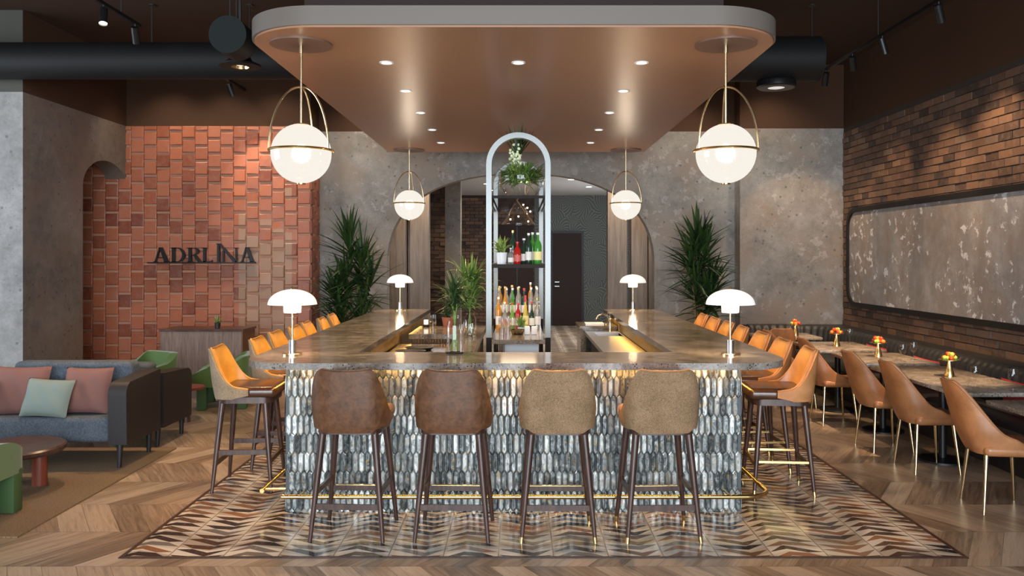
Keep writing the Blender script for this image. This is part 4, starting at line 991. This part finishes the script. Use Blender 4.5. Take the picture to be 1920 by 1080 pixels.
m = MB(); m.tube([(-.05, .0, 0), (-.05, 0, .09), (-.07, 0, .10)], .007, 8); m.build('side_spray', 'chrome', fc)

# arch-framed back bar
bf = thing('back_bar_frame', 'tall chrome arch-framed bottle display rising behind the bar', 'shelf unit')
def arch_frame(y, hw, zt, wd, dp, name):
    r = hw; mb = MB(); n = 24
    pts_o = [(-hw, 1.02), (-hw, zt-r)]+[(-r*math.cos(PI*i/n), zt-r+r*math.sin(PI*i/n)) for i in range(1, n)]+[(hw, zt-r), (hw, 1.02)]
    ri = r-wd; pts_i = [(-hw+wd, 1.02), (-hw+wd, zt-r)]+[(-ri*math.cos(PI*i/n), zt-r+ri*math.sin(PI*i/n)) for i in range(1, n)]+[(hw-wd, zt-r), (hw-wd, 1.02)]
    for i in range(len(pts_o)-1):
        mb.prism([pts_o[i], pts_o[i+1], pts_i[i+1], pts_i[i]], y-dp/2, y+dp/2, 'y')
    mb.build(name, 'satin_steel', bf)
    for s_ in (-1, 1):
        m = MB(); x0, x1 = sorted((s_*hw, s_*(hw-wd))); m.box(x0, x1, y-dp/2, y+dp/2, .004, 1.02); m.build('post_foot', 'mirror_black', bf)
arch_frame(8.0, .31, 2.995, .052, .10, 'front_arch'); arch_frame(10.4, .31, 2.995, .052, .10, 'rear_arch')
m = MB(); m.box(-.258, .258, 7.96, 10.44, 2.365, 2.385); m.build('shelf', 'clear_glass', bf)
m = MB(); m.box(-.258, .258, 7.96, 7.99, 2.362, 2.388).box(-.258, -.24, 7.99, 10.44, 2.362, 2.388).box(.24, .258, 7.99, 10.44, 2.362, 2.388); m.build('shelf_edge', 'shelf_dark', bf)
m = MB(); m.box(-.258, .258, 7.96, 10.44, 1.69, 1.725); m.build('shelf', 'shelf_dark', bf)
m = MB(); m.box(-.306, -.29, 8.0, 10.4, 2.36, 2.39).box(.29, .306, 8, 10.4, 2.36, 2.39).box(-.306, -.29, 8.0, 10.4, 1.69, 1.72).box(.29, .306, 8, 10.4, 1.69, 1.72); m.build('side_bars', 'satin_steel', bf)
isl = thing('display_counter', 'narrow stone display counter standing inside the chrome arch', 'counter')
m = MB(); m.box(-.255, .255, 7.9, 10.34, .965, 1.005); m.build('counter_top', 'quartzite', isl)
m = MB(); m.box(-.15, .20, 8.2, 10.3, .004, .965); m.build('cabinet', 'steel', isl)
m = MB()
for i in range(9): m.tube([(-.235+i*.012, 8.05, .004), (-.235+i*.012, 8.05, .965)], .004, 6)
m.build('glass_rods', 'chrome', isl)
m = MB(); m.box(-.25, .25, 9.35, 10.3, 1.005, 1.12); m.build('riser', 'steel', isl)
light('display_light', 'AREA', (0, 9.1, 1.68), 9, WARMW, target=(0, 9.1, 1.0), shape='RECTANGLE', size=.4, size_y=1.6)
light('display_light', 'AREA', (0, 9.7, 2.355), 6, WARMW, target=(0, 9.7, 1.7), shape='RECTANGLE', size=.4, size_y=1.2)

# bottles
def bottle(label, loc, h, r, gm, cm='cap_gold', lm='label_white', kind=0, group='bottles', neck=None):
    t = thing('bottle', label, 'bottle', loc, 0, group)
    if kind == 0: pr = [(.0001, 0), (r*.95, 0), (r, .01), (r, h*.58), (r*.8, h*.68), (r*.36, h*.77), (r*.34, h*.93), (.0001, h*.93)]
    elif kind == 1: pr = [(.0001, 0), (r*.9, 0), (r, h*.08), (r, h*.42), (r*.55, h*.6), (r*.33, h*.75), (r*.3, h*.94), (.0001, h*.94)]
    else: pr = [(.0001, 0), (r*1.0, 0), (r*1.05, h*.3), (r*1.1, h*.5), (r*.9, h*.6), (r*.36, h*.68), (r*.34, h*.92), (.0001, h*.92)]
    MB().lathe(pr, seg=18, cap=False).build('bottle_body', gm, t)
    nh = .20 if neck else .07
    MB().lathe([(r*.40, h*(1-nh)), (r*.42, h), (.0001, h)], seg=14, cap=False).build('cap', cm, t)
    MB().lathe([(r*1.012 if kind != 2 else r*1.09, h*.13), (r*1.012 if kind != 2 else r*1.1, h*.40)], seg=18, cap=False).build('paper_label', lm, t)
    return t
gA, gB = 'bottles on the upper shelf', 'bottles on the display counter'
up = [(-.055, .335, .033, 'glass_dark', 'cap_gold', 'label_white', 'olive bottle with gold cap'), (-.01, .22, .036, 'glass_red', 'cap_red', 'label_rose', 'short red-labelled bottle'), (-.075, .16, .03, 'glass_clear', 'cap_white', 'label_white', 'small clear bottle'),
      (.055, .255, .037, 'glass_dark', 'cap_white', 'label_white', 'squat dark bottle with white cap'), (.10, .305, .032, 'glass_dark', 'cap_white', 'label_white', 'tall dark bottle'), (.14, .315, .033, 'glass_green', 'cap_white', 'label_white', 'tall green bottle'), (.19, .31, .038, 'glass_green', 'cap_white', 'label_yellow', 'green bottle with a yellow label')]
for i, (x, h, r, g, cp, lb, nm) in enumerate(up):
    bottle(f'{nm} on the upper shelf of the chrome arch', (x, 8.12+(.10 if i in (0, 3, 5) else 0), 1.725), h, r, g, cp, lb, 1 if i == 3 else 0, gA)
cl = [('tall amber bottle', 'glass_amber', 'cap_white', 'label_white', .36), ('slim amber bottle', 'glass_amber', 'cap_gold', 'label_white', .34), ('red-labelled clear bottle', 'glass_clear', 'cap_white', 'label_rose', .30), ('white-labelled clear bottle', 'glass_clear', 'cap_gold', 'label_white', .34),
      ('green bottle', 'glass_green', 'cap_white', 'label_white', .33), ('dark white-labelled bottle', 'glass_dark', 'cap_red', 'label_white', .31), ('dark red bottle', 'glass_red', 'cap_red', 'label_white', .30), ('golden red-necked bottle', 'glass_yellow', 'cap_red', 'label_yellow', .37), ('clear spirit bottle', 'glass_clear', 'cap_white', 'label_white', .33), ('pale red-topped bottle', 'glass_lime', 'cap_red', 'label_white', .30)]
rb = random.Random(4)
rown = ['front', 'second', 'third', 'back']
order = [[0, 2, 9, 6, 7, 5, 3], [3, 1, 4, 3, 5, 8, 8], [1, 8, 3, 4, 6, 2, 8], [8, 4, 3, 8, 2, 0, 3]]
posn = ['leftmost', 'second from left', 'third from left', 'middle', 'third from right', 'second from right', 'rightmost']
for j, yy in enumerate((9.12, 9.42, 9.66, 9.92)):
    for i in range(7):
        nm, g, cp, lb, h = cl[order[j][i]]
        x = -.215+i*.0715+rb.uniform(-.008, .008)
        bottle(f'{nm}, {posn[i]} in the {rown[j]} row on display counter', (x, yy+rb.uniform(-.03, .03), 1.005 if j == 0 else 1.12), h*rb.uniform(.93, 1.03), .031, g, cp, lb, rb.choice([0, 0, 1, 2]), gB, neck=(order[j][i] == 7))
# glasses and small things on the display counter
tb_ = thing('tumbler', 'clear tumbler on the display counter, leftmost', 'glass', (-.165, 8.42, 1.005), 0, 'tumblers on the display counter')
m = MB(); m.lathe([(.0001, .006), (.028, .006), (.028, 0), (.034, .0), (.038, .15), (.035, .15), (.03, .01)], seg=22, cap=False); m.build('glass_body', 'clear_glass', tb_)
for lb, x, y in (('second from left', -.11, 8.55), ('behind the leftmost one', -.17, 8.72), ('nearest the middle', -.06, 8.68), ('in front of the amber bottles', -.13, 8.9)):
    dup(tb_, f'clear tumbler on the display counter, {lb}', (x, y, 1.005), 0, 'tumblers on the display counter')
m = MB(); m.lathe([(.05, 0), (.075, .05), (.078, .05), (.055, .0)], seg=26); tag(m.build('fruit_bowl', 'pale_brass', loc=(-.01, 8.45, 1.005)), 'small brass bowl on the display counter', 'bowl')
for i, x in enumerate((.09, .16)):
    m = MB(); m.rbox(-.028, .028, -.02, .02, 0, .085, .008, 2); o = m.build('napkin_holder', 'paper_white', loc=(x, 8.42, 1.005)); tag(o, f'white folded napkin on the display counter, {["left","right"][i]} one', 'napkin', 'white napkins')
rr = random.Random(21)
def bush(name, label, loc, pot, potdims, n, L, wd, mat, el=(5, 85), extra=None):
    t = thing(name, label, 'plant', loc)
    if pot: m = MB(); r0, r1, h = potdims; m.lathe([(r0, 0), (r1, h), (r1*.9, h), (r1*.88, h-.01)], seg=24); m.build('pot', pot, t)
    else: h = 0
    m = MB(); 
    for i in range(n): m.leaf((rr.uniform(-.03, .03), rr.uniform(-.03, .03), h-.005+rr.uniform(0, .05)), rr.uniform(0, 2*PI), math.radians(rr.uniform(*el)), L*rr.uniform(.5, 1.1), wd*rr.uniform(.7, 1.2), rr.uniform(.3, 1.3), 4)
    m.build('foliage', mat, t); return t
bush('potted_plant', 'bushy light green plant in a white pot on the upper shelf', (-.165, 8.15, 1.725), 'pot_white', (.045, .058, .115), 90, .13, .013, 'leaf_yellow')
bush('herb_plant', 'small green herb sprig on the display counter', (.03, 8.62, 1.005), 'pot_white', (.03, .04, .06), 60, .10, .012, 'leaf_yellow')
# glass bowl planter under the arch crown
gp = thing('glass_planter', 'hanging glass bowl of mixed leaves and white blooms under the arch crown', 'plant', (0, 8.35, 2.385))
m = MB(); m.lathe([(.08, 0), (.15, .03), (.215, .12), (.235, .23), (.225, .26)], .03, 0, 0, 36); m.build('glass_bowl', 'clear_glass', gp)
m = MB()
for i in range(320):
    a = rr.uniform(0, 2*PI); r = rr.uniform(0, .16); m.leaf((.03+r*math.cos(a), r*math.sin(a), .16+rr.uniform(0, .1)), a+rr.uniform(-.5, .5), math.radians(rr.uniform(-20, 70)), rr.uniform(.08, .20), .015, 1.3, 4)
m.build('foliage', 'leaf_green', gp)
m = MB()
for i in range(130):
    a = rr.uniform(0, 2*PI); r = rr.uniform(0, .12); m.leaf((.02+r*math.cos(a), r*math.sin(a), .22+rr.uniform(0, .06)), a, math.radians(rr.uniform(0, 60)), rr.uniform(.1, .2), .010, 1.6, 5)
m.build('foliage', 'leaf_yellow', gp)
m = MB()
for i in range(60):
    a = rr.uniform(0, 2*PI); z = rr.uniform(.28, .54); r = .075*rr.uniform(.3, 1); m.ball((-.02+r*math.cos(a), r*math.sin(a), z), rr.uniform(.012, .019), 6, 4)
m.build('blossom', 'flower_white', gp)
m = MB(); tuft(m, (0, 0, .42), 30, .35, .012, 50, 88, .35, rr); m.build('tall_leaves', 'leaf_dark', gp)
m = MB()
for i in range(6):
    a = rr.uniform(0, 2*PI); m.tube([(.03+.05*math.cos(a), .05*math.sin(a), .04), (.03+.17*math.cos(a+.5), .17*math.sin(a+.5), .25), (.03+.25*math.cos(a), .25*math.sin(a), .31)], .003, 5)
m.build('twig', 'wood_stem', gp)
light('planter_light', 'POINT', (.03, 0, .20), 14, WARMW, parent=gp, shadow_soft_size=.02)
gc = thing('glass_cone', 'clear glass cone with tiny fairy lights below the glass shelf', 'lamp', (.0, 8.35, 2.125))
m = MB(); m.lathe([(.04, .22), (.10, .1), (.17, 0), (.17, .004)], seg=30, cap=False); m.build('cone', 'clear_glass', gc)
m = MB(); m.tube([(-.02, 0, .25), (.16, -.02, 0)], .006, 6); m.build('rod', 'pale_brass', gc)
for x, y, z in ((0, 0, .08), (.12, 0, .13), (.10, .02, .03), (.05, .03, .2), (.09, .05, .17), (-.08, 0, .05)):
    m = MB(); m.ball((x, y, z), .008, 8, 6); m.build('fairy_light', 'fairy_glow', gc)

# vases with cut foliage on the bar
vs_ = thing('glass_vase', 'tall clear glass vase on the front bar top left of the arch', 'vase', (-.46, 5.97, FT))
m = MB(); m.lathe([(.0001, .004), (.054, .004), (.058, .0), (.062, .015), (.062, .19), (.05, .235), (.03, .25), (.032, .275)], seg=30, cap=False); m.build('glass_body', 'clear_glass', vs_)
m = MB(); m.tube([(.063*math.cos(2*PI*i/30), .063*math.sin(2*PI*i/30), .006) for i in range(30)], .004, 6, closed=True); m.build('foot_ring', 'mirror_black', vs_)
lv = thing('cut_foliage', 'spray of dark narrow leaves standing in the glass vase', 'plant', (-.46, 5.97, FT))
m = MB()
for i in range(7): a = rr.uniform(0, 2*PI); m.tube([(.03*math.cos(a), .03*math.sin(a), .02), (-.01*math.cos(a), -.01*math.sin(a), .27), (.03*math.cos(a+1), .03*math.sin(a+1), .36)], .0035, 6)
m.build('stems', 'leaf_green', lv)
m = MB()
for i in range(120):
    q = rr.random(); m.leaf((rr.uniform(-.02, .02), rr.uniform(-.02, .02), .30+.16*q), rr.uniform(0, 2*PI), math.radians(rr.uniform(-5, 85)), rr.uniform(.12, .25), .009, 1.2)
m.build('foliage', 'leaf_dark', lv)
v2 = thing('glass_vase', 'second glass vase on the service station behind the first', 'vase', (-.49, 8.35, 1.0))
m = MB(); m.lathe([(.0001, .004), (.055, .004), (.06, .0), (.062, .02), (.062, .17), (.045, .2), (.04, .23)], seg=28, cap=False); m.build('glass_body', 'clear_glass', v2)
l2 = thing('cut_foliage', 'bright green leafy stems in the second glass vase', 'plant', (-.49, 8.35, 1.0))
m = MB()
for i in range(6): a = i*1.05; m.tube([(.03*math.cos(a), .03*math.sin(a), .02), (0, 0, .24), (.08*math.cos(a), .08*math.sin(a), .6)], .004, 6)
m.build('stems', 'leaf_green', l2)
m = MB()
for i in range(210):
    q = rr.random(); a = rr.uniform(0, 2*PI); m.leaf((.07*q*math.cos(a), .07*q*math.sin(a), .25+.38*q), a+rr.uniform(-.6, .6), math.radians(rr.uniform(5, 85)), rr.uniform(.14, .32), .012, 1.2)
m.build('foliage', 'leaf_green', l2)
for i, (x, y) in enumerate(((-.43, 7.75), (-.52, 7.62), (-.42, 7.4), (-.50, 7.9))):
    dup(wg, f'clear glass on the service station beside the vases, {["nearest the arch post", "left of the pair", "nearest the camera", "farthest back"][i]}', (x, y, 1.0), 0, 'glasses on the service station')
t = dup(tb_, 'rounded stemless glass standing alone on the service station', (-.95, 9.2, 1.0), 0, None); t['group'] = 'lone glasses'
m = MB(); m.lathe([(.0001, 0), (.04, 0), (.045, .02), (.03, .03)], seg=20); tag(m.build('candle_holder', 'black_metal', loc=(-1.05, 9.4, 1.0)), 'small dark candle holder on the service station', 'candle holder')
m = MB(); m.lathe([(.025, 0), (.025, .05)], seg=18); tag(m.build('candle', 'opal_hot', loc=(-1.05, 9.4, 1.03)), 'small glowing candle inside the bar at left', 'candle')
p3 = bush('potted_plant', 'small dark plant in a terracotta pot behind the stemless glass', (-.80, 9.38, 1.0), 'pot_terracotta', (.05, .07, .11), 40, .12, .012, 'leaf_dark')

for o in list(SC.objects):
    if o.type == 'EMPTY' and o.get('group') is None and 'group' in o: del o['group']
